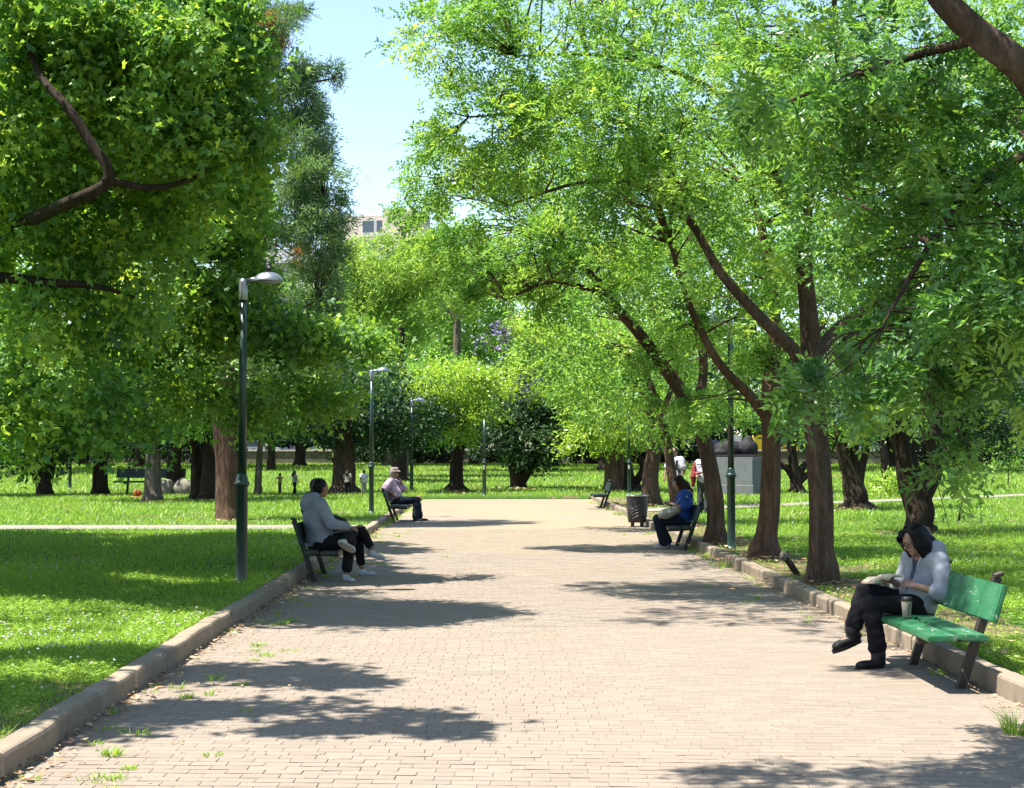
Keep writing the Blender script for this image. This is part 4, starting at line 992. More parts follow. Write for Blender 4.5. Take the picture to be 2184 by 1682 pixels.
# --- silk oak: tall feathery tree behind the plane ---
d = G(487, 1110)[1]
def rusty(root, base, rng):
    bl = [B(560, 70, d - .9, (.6, .9, .35), 9, 40), B(525, 75, d - .8, (.7, .9, .35), 6, 40), B(480, 30, d - .8, (.7, .9, .4), 8, 40), B(650, 560, d - .9, (.6, .8, .5), 2, 10)]
    P, D, T, C = blob_points(bl, rng)
    V, F, A = cluster(P, D, rng, .17, .022, 6, .10, T)
    mesh_np('dry_sprays', V - base, F, M['leaf_rust'], root, attrs={'tint': np.clip(A, 0, 1)})
make_tree('feathery_tree', 'tall feathery grey green tree with rusty sprays behind the tall lamp post', G(487, 1110),
    [([G(487, 1110), S(483, 980, d), S(478, 870, d), S(490, 600, d), S(505, 300, d), S(515, 0, d), S(518, -160, d)], [.28, .255, .24, .19, .14, .09, .04]),
     ([S(505, 300, d), S(580, 200, d - .5), S(650, 180, d - .6), S(730, 165, d - .6)], [.07, .05, .035, .012]), ([S(492, 560, d), S(580, 500, d - .5), S(690, 440, d - .6)], [.08, .05, .015]),
     ([S(512, 60, d), S(570, 30, d - .4), S(640, 15, d - .4)], [.05, .035, .01]), ([S(484, 760, d), S(580, 690, d - .6), S(680, 640, d - .8)], [.08, .05, .015])],
    [B(600, 45, d - .4, (.55, .9, .55), 17, 40), B(645, 150, d - .5, (.42, .6, .3), 9, 36), B(712, 160, d - .6, (.22, .3, .14), 4, 22), B(560, 150, d - .2, (.7, 1, .6), 16, 38), B(640, 300, d - .6, (.72, 1, .8), 26, 40), B(670, 385, d - .7, (.75, 1, .7), 24, 40), B(590, 230, d - .5, (.8, 1, .7), 20, 38), B(690, 470, d - .8, (.6, .9, .5), 14, 36), B(655, 230, d - .6, (.4, .7, .4), 8, 34),
     B(600, 440, d - .4, (1.0, 1.2, 1.0), 28, 38), B(670, 520, d - .8, (.68, 1, .8), 22, 40), B(600, 620, d - .5, (1.2, 1.3, 1.0), 28, 36), B(640, 760, d - .6, (1.2, 1.2, .7), 20, 36), B(690, 640, d - .9, (.5, .8, .6), 12, 36), B(440, 500, d, (1.4, 1.4, 2), 30, 30), B(450, 150, d + .3, (1.1, 1.2, 1.6), 22, 30),
     B(480, 780, d, (1.4, 1.4, .9), 18, 30), B(740, 420, d - .8, (.25, .4, .2), 3, 20), B(520, -120, d, (1.1, 1.1, 1.2), 16, 26)],
    LC(.17, .024, 6, .10, 0.4), M['leaf_oak'], M['bark_red'], 140, extra=rusty, twig=0.7, twig_r=0.03, flare=1.3, dens=1.35)

# --- trees on the left lawn ---
LEFT = 'trees standing on the left lawn'
def lawn_tree(px, py, r, bend, blobs, label, mat, leafm, seed, leaf=None, group=LEFT, flare=1.4, name='lawn_tree', stems=(), top=150):
    d = G(px, py)[1]
    g = G(px, py)
    pts = [g] + [S(px + bend * t * t, py - top * t, d) for t in (.3, .6, 1.0)]
    lim = [(pts, [r, r * .9, r * .78, r * .4])]
    for (a, b) in stems:
        lim.append(([S(px, py - 8, d), S(px + a * .5, py - top * .35, d), S(px + a * .9, py - top * .7, d), S(px + b, py - top, d)], [r * .75, r * .65, r * .5, r * .25]))
    return make_tree(name, label, g, lim, [B(x, y, d + dd, rr, nc, ns) for x, y, dd, rr, nc, ns in blobs], leaf or LC(.24, .11, 5, .22), leafm, mat, seed, group, flare, dens=1.25)
lawn_tree(325, 1070, .29, 0, ((330, 850, 0, (3, 2.4, 1.2), 30, 22), (260, 770, 0, (3.2, 2.6, 1.6), 30, 20), (400, 760, 0, (3, 2.6, 1.5), 28, 20)), 'pale grey straight trunk standing in front of the distant dark bench', M['bark_grey'], M['leaf_mid'], 150)
lawn_tree(213, 1056, .30, 6, ((215, 870, 0, (3.2, 2.4, 1.3), 30, 22), (150, 800, 0, (3.4, 2.6, 1.7), 30, 20)), 'dark brown trunk left of the distant bench', M['bark_dark'], M['leaf_mid'], 151)
lawn_tree(95, 1058, .28, -4, ((80, 930, 0, (2.6, 2.2, 1.4), 36, 24), (40, 880, 0, (3, 2.4, 1.8), 36, 22), (130, 900, 0, (2.2, 2, 1.4), 24, 22)), 'low dark bushy tree with several stems at the left border', M['bark_dark'], M['leaf_dark'], 152, stems=((-40, -50), (24, 30)), name='bushy_tree')
lawn_tree(370, 1056, .30, 12, ((380, 880, 0, (2.6, 2.2, 1.0), 22, 22), (420, 800, 0, (3, 2.6, 1.4), 26, 20)), 'dark trunk just right of the distant bench', M['bark_dark'], M['leaf_mid'], 153)
lawn_tree(424, 1066, .26, -12, ((430, 860, 0, (2.4, 2.2, 1.1), 22, 22),), 'dark slightly leaning trunk left of a twin trunk pair', M['bark_dark'], M['leaf_mid'], 154)
lawn_tree(452, 1067, .40, -4, ((460, 840, 0, (2.8, 2.4, 1.4), 26, 22), (520, 790, 1, (2.6, 2.4, 1.4), 22, 22)), 'thick near-black trunk right behind the reddish feathery tree trunk', M['bark_dark'], M['leaf_dark'], 155)
lawn_tree(550, 1056, .14, 10, ((575, 890, 0, (1.8, 1.6, .8), 20, 22), (600, 850, 0, (1.8, 1.6, .9), 18, 22)), 'thin pale curved trunk just right of the tall lamp post', M['bark_grey'], M['leaf_mid'], 156)
lawn_tree(578, 1017, .30, 0, ((580, 880, 0, (4, 3, 1.8), 30, 22), (640, 830, 0, (4, 3, 2), 28, 22)), 'small dark trunk far off in front of the stone wall', M['bark_dark'], M['leaf_mid'], 157, LC(.3, .13, 5, .3))
lawn_tree(733, 1052, .48, 6, ((720, 880, 0, (3.4, 2.8, 1.4), 34, 22), (800, 860, 0, (2.6, 2.4, 1.3), 26, 22), (680, 800, 1, (3.2, 2.8, 1.6), 30, 22), (850, 900, 1, (2.2, 2.2, .9), 18, 22), (790, 930, 0, (2.4, 2, .5), 12, 22)), 'broad brown trunk behind the playing children', M['bark'], M['leaf_dark'], 158, flare=1.7)
# --- trees closing the end of the path ---
END = 'trees closing the view at the end of the path'
lawn_tree(973, 1048, .30, 14, ((965, 830, -.5, (2.4, 2.2, 1.0), 40, 26), (990, 880, -.8, (1.7, 1.7, .7), 26, 26), (930, 870, -.5, (1.8, 1.8, .8), 24, 24), (1010, 800, -.3, (1.0, 1.3, .6), 12, 24), (1000, 935, -.8, (.9, 1.1, .3), 8, 22)), 'small lime green tree with a bulging dark foot at the end of the path', M['bark_dark'], M['leaf_lime'], 160, LC(.17, .09, 5, .17), END, flare=2.3)
lawn_tree(1106, 1042, .34, -44, ((1110, 900, 0, (2.2, 2, 1.6), 44, 26), (1160, 880, .5, (1.6, 1.6, 1.7), 28, 26), (1060, 920, 0, (1.4, 1.6, 1.3), 24, 26), (1120, 980, -.3, (1.6, 1.5, .6), 16, 24), (1110, 820, .5, (1.8, 1.8, 1.0), 22, 24)), 'dark bushy tree with a low forked trunk at the end of the path', M['bark_dark'], M['leaf_dark'], 161, LC(.19, .08, 6, .17), END, stems=((36, 40),), name='bushy_tree', top=100)
def jac(root, base, rng):
    spots = [(1062, 700, 5), (1085, 708, 3), (1100, 825, 3), (1135, 835, 3), (1152, 828, 4), (1075, 740, 2), (1120, 838, 2), (1030, 735, 2)]
    Ps = np.concatenate([np.array([S(x, y, 63.0)]) + rng.normal(0, .22, (n * 9, 3)) for x, y, n in spots])
    V, F, A = cluster(Ps, unit(rng.normal(0, 1, Ps.shape)), rng, .14, .09, 2, .06, np.full(len(Ps), .5))
    mesh_np('blossoms', V - base, F, M['purple'], root)
d = 63.5
jb = np.array((5.6, 64.5, LAWN))
make_tree('flowering_tree', 'tree with bare arching twigs and purple flowers above the dark bushy tree', jb,
    [([jb, S(1330, 930, 64.3), S(1300, 860, 64), S(1250, 800, d), S(1205, 770, d), S(1160, 775, d - .3), S(1120, 815, d - .4), S(1080, 842, d - .4)], [.25, .22, .18, .14, .12, .09, .06, .02]),
     ([S(1205, 770, d), S(1150, 760, d - .3), S(1090, 755, d - .4), S(1050, 740, d - .4), S(1035, 705, d - .4)], [.08, .06, .05, .04, .015]),
     ([S(1160, 775, d - .3), S(1145, 820, d - .4), S(1150, 835, d - .4)], [.05, .04, .02]), ([S(1090, 755, d - .4), S(1075, 720, d - .4), S(1065, 690, d - .4)], [.04, .03, .01])],
    [B(1180, 720, d, (1.6, 1.6, .8), 26, 24), B(1120, 780, d, (1.0, 1.2, .4), 12, 22), B(1240, 700, d + .5, (1.8, 1.8, 1.1), 24, 24), B(1120, 690, d, (.9, 1.2, .6), 12, 24), B(1180, 840, d, (1.0, 1.2, .4), 10, 22)],
    LC(.16, .06, 6, .16), M['leaf_lime'], M['bark_grey'], 162, END, extra=jac, twig=.9)
BACK = 'large trees at the back of the park'
def back_tree(px, d, r, blobs, label, leafm, barkm, seed, leaf, fork=None, name='back_tree', dens=1.0):
    g = np.array((float(S(px, 900, d)[0]), d, float(terrain(d))))
    lim = [([g, S(px + 2, 930, d), S(px, 800, d), S(px + 4, 700, d)], [r, r * .9, r * .75, r * .5])] if fork is None else fork(g, d)
    return make_tree(name, label, g, lim, [B(x, y, d + dd, rr, nc, ns) for x, y, dd, rr, nc, ns in blobs], leaf, leafm, barkm, seed, BACK, dens=dens)
back_tree(860, 86, .3, ((830, 590, 0, (2.6, 2.4, 1.7), 36, 24), (780, 615, 0, (2.0, 2.2, 2.1), 32, 24), (880, 575, 0, (2.4, 2.4, 1.5), 34, 24), (960, 565, 1, (2.4, 2.2, 2.0), 34, 24), (800, 700, 0, (3, 2.6, 2.2), 40, 22), (900, 650, 0, (2.8, 2.4, 2.0), 36, 22), (755, 520, 0, (.8, 1.4, .5), 7, 20), (820, 512, 0, (.6, 1.0, .35), 5, 18), (905, 520, 0, (1.0, 1.2, .5), 8, 20), (720, 570, -.5, (.8, 1.2, .9), 8, 20), (720, 680, 0, (1.8, 2, 2), 22, 22)),
          'pale feathery tree below the cream building', M['leaf_pale'], M['bark_grey'], 170, LC(.28, .08, 6, .24, .4), dens=1.6)
def forked(g, d):
    return [([g, S(976, 900, d), S(975, 760, d), S(974, 690, d), S(970, 660, d)], [.32, .28, .24, .22, .18]), ([S(974, 690, d), S(945, 650, d), S(925, 610, d), S(915, 570, d)], [.14, .11, .08, .04]), ([S(974, 690, d), S(1000, 650, d), S(1030, 620, d)], [.12, .09, .04]), ([S(970, 660, d), S(962, 600, d), S(975, 540, d)], [.12, .08, .04])]
back_tree(976, 94, .3, ((1000, 600, 1, (3.0, 2.4, 2.2), 26, 22), (1060, 580, 2, (2.8, 2.6, 2.6), 36, 22), (940, 600, 3, (2.4, 2, 1.6), 18, 20), (1030, 720, 3, (3, 2.6, 2.2), 30, 22), (900, 760, 3, (3, 2.6, 2), 28, 22)), 'tree with a bare grey forked trunk above the lime green tree', M['leaf_mid'], M['bark_grey'], 171, LC(.28, .12, 5, .26), forked, dens=1.5)
back_tree(830, 112, .35, ((790, 665, 0, (4, 3, 2.8), 40, 20), (880, 645, 0, (4.4, 3, 2.8), 44, 20), (960, 640, 0, (4, 3, 3.2), 40, 20), (740, 700, 0, (3.4, 3, 2.4), 30, 20), (900, 730, 0, (5, 3, 3), 44, 20), (820, 780, 0, (4.5, 3, 2.4), 36, 20)), 'broad pale green tree between the pale feathery tree and the cream building', M['leaf_pale'], M['bark_grey'], 173, LC(.42, .20, 4, .36))
back_tree(1010, 116, .35, ((1020, 560, 0, (3.6, 3, 2.6), 30, 20), (1060, 650, 0, (4, 3, 3), 36, 20), (980, 700, 0, (4.4, 3, 3), 36, 20), (1080, 760, 0, (4, 3, 2.4), 30, 20)), 'mid green tree behind the bare grey forked trunk', M['leaf_mid'], M['bark_dark'], 174, LC(.42, .20, 4, .36))
back_tree(850, 78, .4, ((850, 860, 0, (3, 2.4, 1.4), 36, 22), (810, 800, 0, (3, 2.6, 1.4), 34, 22), (890, 800, 0, (2.6, 2.4, 1.2), 28, 22), (760, 850, 1, (2.6, 2.4, 1.5), 26, 22), (880, 920, 0, (2.4, 2.2, .8), 16, 22)), 'mid green tree behind the lamp posts on the left of the path end', M['leaf_mid'], M['bark_dark'], 172, LC(.24, .11, 5, .24))
specs = [(100, 100, M['leaf_mid'], 'mid green round tree beyond the bushy tree at the left border'), (300, 108, M['leaf_dark'], 'dark tree far behind the pale grey trunk'), (480, 104, M['leaf_mid'], 'mid green tree far behind the twin dark trunks'), (640, 112, M['leaf_mid'], 'mid green tree above the stone wall'),
         (1150, 108, M['leaf_mid'], 'mid green tree far behind the dark bushy tree'), (1290, 100, M['leaf_pale'], 'pale green tree far behind the end of the row'), (1430, 110, M['leaf_mid'], 'mid green tree far behind the sturdy trunk'), (1590, 104, M['leaf_dark'], 'dark tree far behind the bronze sculpture'),
         (1740, 98, M['leaf_mid'], 'mid green tree far behind the straight forking trunk'), (1900, 106, M['leaf_mid'], 'mid green tree far behind the slim leaning trunk'), (2060, 98, M['leaf_dark'], 'dark tree far behind the gnarled trunk'), (2200, 92, M['leaf_mid'], 'mid green tree at the far right border'), (-40, 92, M['leaf_mid'], 'mid green tree at the far left border')]
for i, (px, dd, lm, lab) in enumerate(specs):
    rs = np.random.default_rng(200 + i); hh = -40 if (px > 1200 or px < 560) else 120
    back_tree(px, dd, .4, ((px, 860, 0, (4.2, 3.4, 2.2), 34, 20), (px - 50, 770 + hh * .3, 0, (4.4, 3.6, 2.6), 34, 20), (px + 50, 760 + hh * .3, 0, (4.4, 3.6, 2.6), 34, 20), (px, 650 + hh, 0, (4.6, 3.6, 3.0), 36, 20), (px + rs.uniform(-40, 40), 560 + hh, 0, (3.6, 3.2, 2.4), 22, 20)),
              lab, lm, M['bark_dark'], 201 + i, LC(.46, .22, 3, .36))

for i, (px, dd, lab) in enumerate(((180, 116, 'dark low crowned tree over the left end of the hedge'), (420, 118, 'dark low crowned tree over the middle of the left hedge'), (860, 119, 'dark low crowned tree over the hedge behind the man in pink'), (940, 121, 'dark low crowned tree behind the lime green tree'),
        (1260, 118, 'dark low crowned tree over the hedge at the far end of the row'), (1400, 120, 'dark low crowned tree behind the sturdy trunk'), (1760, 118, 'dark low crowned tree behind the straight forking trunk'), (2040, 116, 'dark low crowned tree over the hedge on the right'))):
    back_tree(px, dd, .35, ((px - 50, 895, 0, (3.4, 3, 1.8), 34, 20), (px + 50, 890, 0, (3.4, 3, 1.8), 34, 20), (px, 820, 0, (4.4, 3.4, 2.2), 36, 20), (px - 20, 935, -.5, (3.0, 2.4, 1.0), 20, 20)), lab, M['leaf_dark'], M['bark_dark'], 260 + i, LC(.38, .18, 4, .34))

# --- hedges along the wall, shrubs ---
def hedge(x0, x1, y, h, label, seed, mat=None, per=150, L=.26):
    rng = np.random.default_rng(seed); n = int((x1 - x0) * per)
    x = rng.uniform(x0, x1, n); z0 = float(terrain(y))
    top = h * (0.86 + 0.14 * np.sin(x * 0.9 + seed) * np.sin(x * 0.37))
    z = z0 + top * rng.random(n) ** 0.7; yy = y + rng.uniform(-0.7, 0.7, n)
    P = np.stack([x, yy, z], 1); D = unit(np.stack([rng.normal(0, .6, n), rng.normal(-.6, .6, n), rng.normal(.4, .5, n)], 1))
    V, F, A = cluster(P, D, rng, L, L * .58, 3, .14, rng.uniform(.1, .9, n))
    mid = np.array(((x0 + x1) / 2, y, z0))
    root = tag(empty('hedge', mid), label, 'hedge')
    mesh_np('foliage', V - mid, F, mat or M['leaf_hedge_shaded'], root, attrs={'tint': np.clip(A, 0, 1)})
    m = MB()
    for k in range(int((x1 - x0) / 1.5)):
        xx = x0 + 0.7 + k * 1.5 - mid[0]; m.tube([(xx, 0, -.1), (xx + .05, .05, h * .4), (xx + .1, 0, h * .8)], [.05, .04, .02], 6)
    m.build('stems', M['bark_dark'], root)
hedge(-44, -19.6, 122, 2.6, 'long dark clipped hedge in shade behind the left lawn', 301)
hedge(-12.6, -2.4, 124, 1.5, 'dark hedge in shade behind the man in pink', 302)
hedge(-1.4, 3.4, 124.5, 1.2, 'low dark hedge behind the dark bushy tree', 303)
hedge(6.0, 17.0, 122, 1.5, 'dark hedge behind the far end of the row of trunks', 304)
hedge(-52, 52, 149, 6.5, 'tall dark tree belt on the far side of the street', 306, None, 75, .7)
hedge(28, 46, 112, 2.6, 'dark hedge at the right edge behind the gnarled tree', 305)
def shrub(px, py, r, label, mat, seed, n=60, name='shrub', L=.16):
    g = G(px, py); d = g[1]
    make_tree(name, label, g, [([g, g + (0.03, 0, r[2] * .7), g + (.05, 0, r[2] * 1.2)], [.03, .02, .01])], [(g + (0, 0, r[2]), r, n // 3, 20)], LC(L, L * .5, 4, L), mat, M['bark_dark'], seed, flare=1, cat='shrub', floor=.02)
shrub(680, 1004, (1.6, 1.0, .9), 'pale leafy shrub at the right end of the stone wall', M['leaf_pale'], 310, 70, L=.2)
shrub(1890, 1062, (.9, .6, .45), 'sunlit lime green shrub between the vase shaped and gnarled trees', M['leaf_lime'], 311, 50, L=.15)
shrub(20, 1010, (1.8, 1.2, .9), 'pale shrub at the left border beside the low bushy tree', M['leaf_pale'], 312, 60, L=.2)
shrub(2150, 1040, (1.2, .8, 1.4), 'conical grey green shrub at the right border', M['leaf_mid'], 313, 80, L=.13)
shrub(2045, 1115, (.42, .35, .35), 'thin wispy sapling at the foot of the gnarled tree', M['leaf_mid'], 314, 12, L=.07)
# ------------------------------------------------------------------ street furniture
def lamp(p, label, h=3.9, head=True, arm=1, sticker=True, head_dir=0.0, sensor=False):
    r = tag(empty('street_lamp', p, head_dir), label, 'street lamp', 'green lamp posts beside the path')
    MB().lathe([(.105, -.05), (.105, .008), (.085, .02), (.072, .05), (.068, .12), (.068, 1.18), (.076, 1.19), (.076, 1.24), (.066, 1.27), (.060, 1.30), (.056, 1.32)], n=20).build('base', M['lamp_green'], r)
    MB().lathe([(.060, 1.16), (.086, 1.175), (.090, 1.20), (.086, 1.225), (.060, 1.24)], n=20).build('collar', M['lamp_green'], r)
    MB().tube([(0, 0, 1.31), (0, 0, h * .66), (0, 0, h - .22)], [.052, .047, .043], 14).build('pole', M['lamp_green'], r)
    if head:
        MB().lathe([(.052, h - .25), (.056, h - .24), (.056, h - .04), (.045, h), (.03, h + .015)], n=16).build('pole_cap', M['aluminium'], r)
        MB().tube([(0, 0, h - .03), (.10, 0, h + .0), (.22, 0, h + .02)], [.034, .032, .028], 10).build('arm', M['aluminium'], r)
        MB().lathe([(.008, h + .095), (.06, h + .092), (.11, h + .075), (.15, h + .046), (.182, h + .005), (.19, h - .016), (.186, h - .023), (.16, h - .02)], (.30, 0, 0), 28, 1.0, .72).build('lamp_head', M['aluminium'], r)
        MB().lathe([(.155, h - .023), (.12, h - .042), (.05, h - .054), (.01, h - .056)], (.30, 0, 0), 24, 1.0, .72).build('lens', M['glass_lens'], r)
        if sensor:
            s = MB().lathe([(.032, h + .085), (.038, h + .095), (.038, h + .195), (.030, h + .205)], (.30, 0, 0), 14).build('light_sensor', M['black'], r)
            MB().box((.31, -.039, h + .155), (.03, .004, .03)).build('sensor_label', M['sticker'], s)
    if sticker:
        v = MB(); n = 6
        a0 = -2.2
        ring = [[v.bm.verts.new((.0702 * math.cos(a0 + .9 * k / n), .0702 * math.sin(a0 + .9 * k / n), z)) for k in range(n + 1)] for z in (.95, 1.10)]
        for k in range(n): v.bm.faces.new((ring[0][k], ring[0][k + 1], ring[1][k + 1], ring[1][k]))
        v.build('sticker', M['sticker'], r)
    return r
lamp(gp(515, 1245), 'tall green lamp post with a black sensor on its head beside the seated couple', 3.67, sensor=True, sticker=False)
lamp(gp(792, 1094), 'green lamp post just left of the man in pink', 3.72, sticker=False)
lamp(gp(878, 1054), 'slimmer looking green lamp post just right of the man in pink', 3.55, sticker=False)
lamp(gp(1033, 1057), 'dark lamp post with a white sticker right of the lime green tree trunk', 3.0, head=False)
lamp(gp(1560, 1170), 'dark green lamp post with a sticker beside the leaning trunk on the right', 3.75, head_dir=math.pi)
lamp(gp(1342, 1055), 'dark lamp post with a round white sticker behind the litter bin', 3.4, head=False)
lamp(gp(149, 1044), 'thin dark lamp post far off by the low bushy tree at the left border', 3.6)

def bench(p, rz, label, worn=False, L=1.9, iron=None):
    """local +X is the way the sitter looks; the feet stand at the origin line"""
    paint = M['bench_worn'] if worn else M['bench_dark']; iron = iron or (M['bench_frame'] if worn else M['bench_iron'])
    r = tag(empty('park_bench', p, rz), label, 'bench', 'slatted park benches')
    for sy in (-.62, .62):
        f = MB().bar((.06, sy, -.01), (-.22, sy, .80), .065, .055, (0, 1, 0), .006).build('post', iron, r)
        MB().box((-.225, sy, .815), (.07, .07, .035), Matrix.Rotation(.33, 3, 'Y'), .008).build('cap', iron, f)
        MB().bar((-.09, sy, .365), (.37, sy, .345), .05, .045, (0, 1, 0), .005).build('seat_arm', iron, r)
        m = MB()
        for x in (.02, .25): m.ball((x, sy, .413), (.011, .011, .006), sub=1)
        m.build('bolts', M['silver'], f)
    for x0, x1, z0, z1 in ((-.055, .145, .393, .398), (.165, .375, .392, .386)):
        m = MB().bar((x0, 0, z0), (x1, 0, z1), L, .042)
        m.build('seat_plank', paint, r)
    MB().bar((-.095, 0, .50), (-.175, 0, .765), L, .035).build('back_plank', paint, r)
    return r
def fix_planks():
    for o in bpy.data.objects:
        if o.name.split('.')[0] in ('seat_plank', 'back_plank'):
            bm = bmesh.new(); bm.from_mesh(o.data)
            bmesh.ops.bevel(bm, geom=bm.edges[:], offset=.010, segments=2, affect='EDGES')
            bm.to_mesh(o.data); bm.free()
# feet of each bench, measured on the paving
bench((3.43, 11.70, 0), math.pi, 'worn bright green bench with chipped paint under the reading woman', True)
bench((3.42, 27.35, 0), math.pi, 'dark bench under the woman in blue')
p = gp(1307, 1084, 0); bench((3.45, p.y + .6, 0), math.pi, 'empty dark bench at the far end of the row of trunks')
bench((-2.40, 20.95, 0), 0, 'dark bench under the couple in the grey hoodie and white sneakers')
bench((-2.42, 37.7, 0), 0, 'dark bench under the man in pink')
p = gp(320, 1056); r = bench((p.x, p.y, LAWN), -math.pi / 2, 'dark bench far off on the left lawn, seen across a grey trunk'); r.scale = (1.25, 1.35, 1.25)
fix_planks()

def litter_bin():
    p = gp(1359, 1124, 0); r = tag(empty('litter_bin', (p.x, p.y, 0), .5), 'round grey steel litter bin with a scuffed silver rim beside the kerb', 'litter bin')
    MB().lathe([(.19, .10), (.205, .105), (.225, .30), (.245, .62), (.25, .70), (.235, .70), (.225, .40), (.19, .14)], n=28).build('body', M['bin'], r)
    MB().lathe([(.245, .685), (.262, .69), (.268, .705), (.262, .72), (.245, .725), (.236, .715)], n=28).build('rim', M['silver'], r)
    for a0 in (-2.75, -1.2, .35, 1.9):
        for k in range(4):
            z = .18 + k * .075
            pts = []
            for t in np.linspace(0, 1, 6):
                zz = z + .10 * t; a = a0 + .85 * t; rr = .2055 + (zz - .105) * .085 + .004
                pts.append((rr * math.cos(a), rr * math.sin(a), zz))
            MB().tube(pts, [.003, .008, .009, .009, .008, .003], 6).build('slot', M['slot'], r)
    for a in (0.3, 1.87, 3.44, 5.0):
        MB().box((.15 * math.cos(a), .15 * math.sin(a), .05), (.05, .05, .12), a, .006).build('leg', M['bench_frame'], r)
    MB().ball((.2 * math.cos(-2.6), .2 * math.sin(-2.6), .42), (.05, .05, .03)).build('keyhole_plate', M['silver'], r)
litter_bin()

def plinth():
    p = gp(1570, 1057)
    r = tag(empty('plinth', (p.x + .2, p.y + 1.2, LAWN), math.radians(-28)), 'big grey stone plinth carrying a dark bronze sculpture', 'plinth')
    MB().box((0, 0, .18), (2.0, 2.0, .40), bevel=.02).build('step', M['plinth'], r)
    m = MB(); m.prism([(-.98, .36), (-.80, 1.40), (.98, 1.40), (.98, .36)], -.96, .96); m.build('block', M['plinth'], r, .03)
    s = tag(empty('sculpture', (p.x + .2, p.y + 1.2, LAWN + 1.40), math.radians(-8)), 'dark bronze sculpture of a crouching form on the grey plinth', 'sculpture')
    m = MB()
    pr = [((-.25, 0, .30), (.62, .40, .34)), ((.42, 0, .30), (.42, .42, .40)), ((.45, 0, .62), (.20, .22, .20)), ((-.75, .1, .18), (.30, .22, .16)), ((-.5, -.25, .16), (.38, .16, .16)), ((.2, .3, .2), (.4, .16, .2))]
    for c, q in pr: m.ball(c, q)
    o = m.build('bronze_body', M['bronze'], s)
    md = o.modifiers.new('r', 'REMESH'); md.mode = 'VOXEL'; md.voxel_size = .04; md.use_smooth_shade = True
    sm = o.modifiers.new('s', 'SMOOTH'); sm.iterations = 3
    MB().box((0, 0, .04), (1.5, .9, .09), bevel=.02).build('bronze_slab', M['bronze'], s)
plinth()
def stump_post():
    p = gp(1640, 1228, .12); r = tag(empty('broken_post', (3.72, p.y, LAWN)), 'short dark broken post leaning by the kerb between two trunks', 'post')
    MB().tube([(.22, -.05, -.05), (.12, 0, .12), (.03, .0, .24)], [.045, .042, .04], 9).build('stub', M['bark_dark'], r)
    MB().lathe([(.02, .19), (.05, .20), (.052, .25), (.035, .30), (.015, .31)], (.02, 0, 0), 10).build('pale_cap', M['rock'], r)
stump_post()
def rock(px, py, r3, label, seed):
    p = gp(px, py); m = MB(); m.ball((0, 0, r3[2] * .7), r3, sub=3)
    for v in m.bm.verts: v.co += noise.noise_vector(v.co * 2.2 + Vector((seed, 0, 0))) * .12
    o = m.build('boulder', M['rock']); o.location = p; tag(o, label, 'boulder')
rock(352, 1058, (.38, .3, .36), 'pale boulder left of the dark trunk by the distant bench', 1)
rock(392, 1058, (.42, .3, .34), 'tan boulder right of the dark trunk by the distant bench', 5)
for px, mt, lab in ((289, 'toy_orange', 'small orange toy cone on the grass before the distant bench'), (297, 'toy_red', 'small red toy cone on the grass before the distant bench')):
    p = gp(px, 1061); r = tag(empty('toy_cone', p), lab, 'toy cone')
    MB().lathe([(.11, .03), (.03, .26), (.02, .28)], n=12).build('cone', M[mt], r)
    MB().box((0, 0, .015), (.3, .3, .03), bevel=.008).build('foot', M[mt], r)

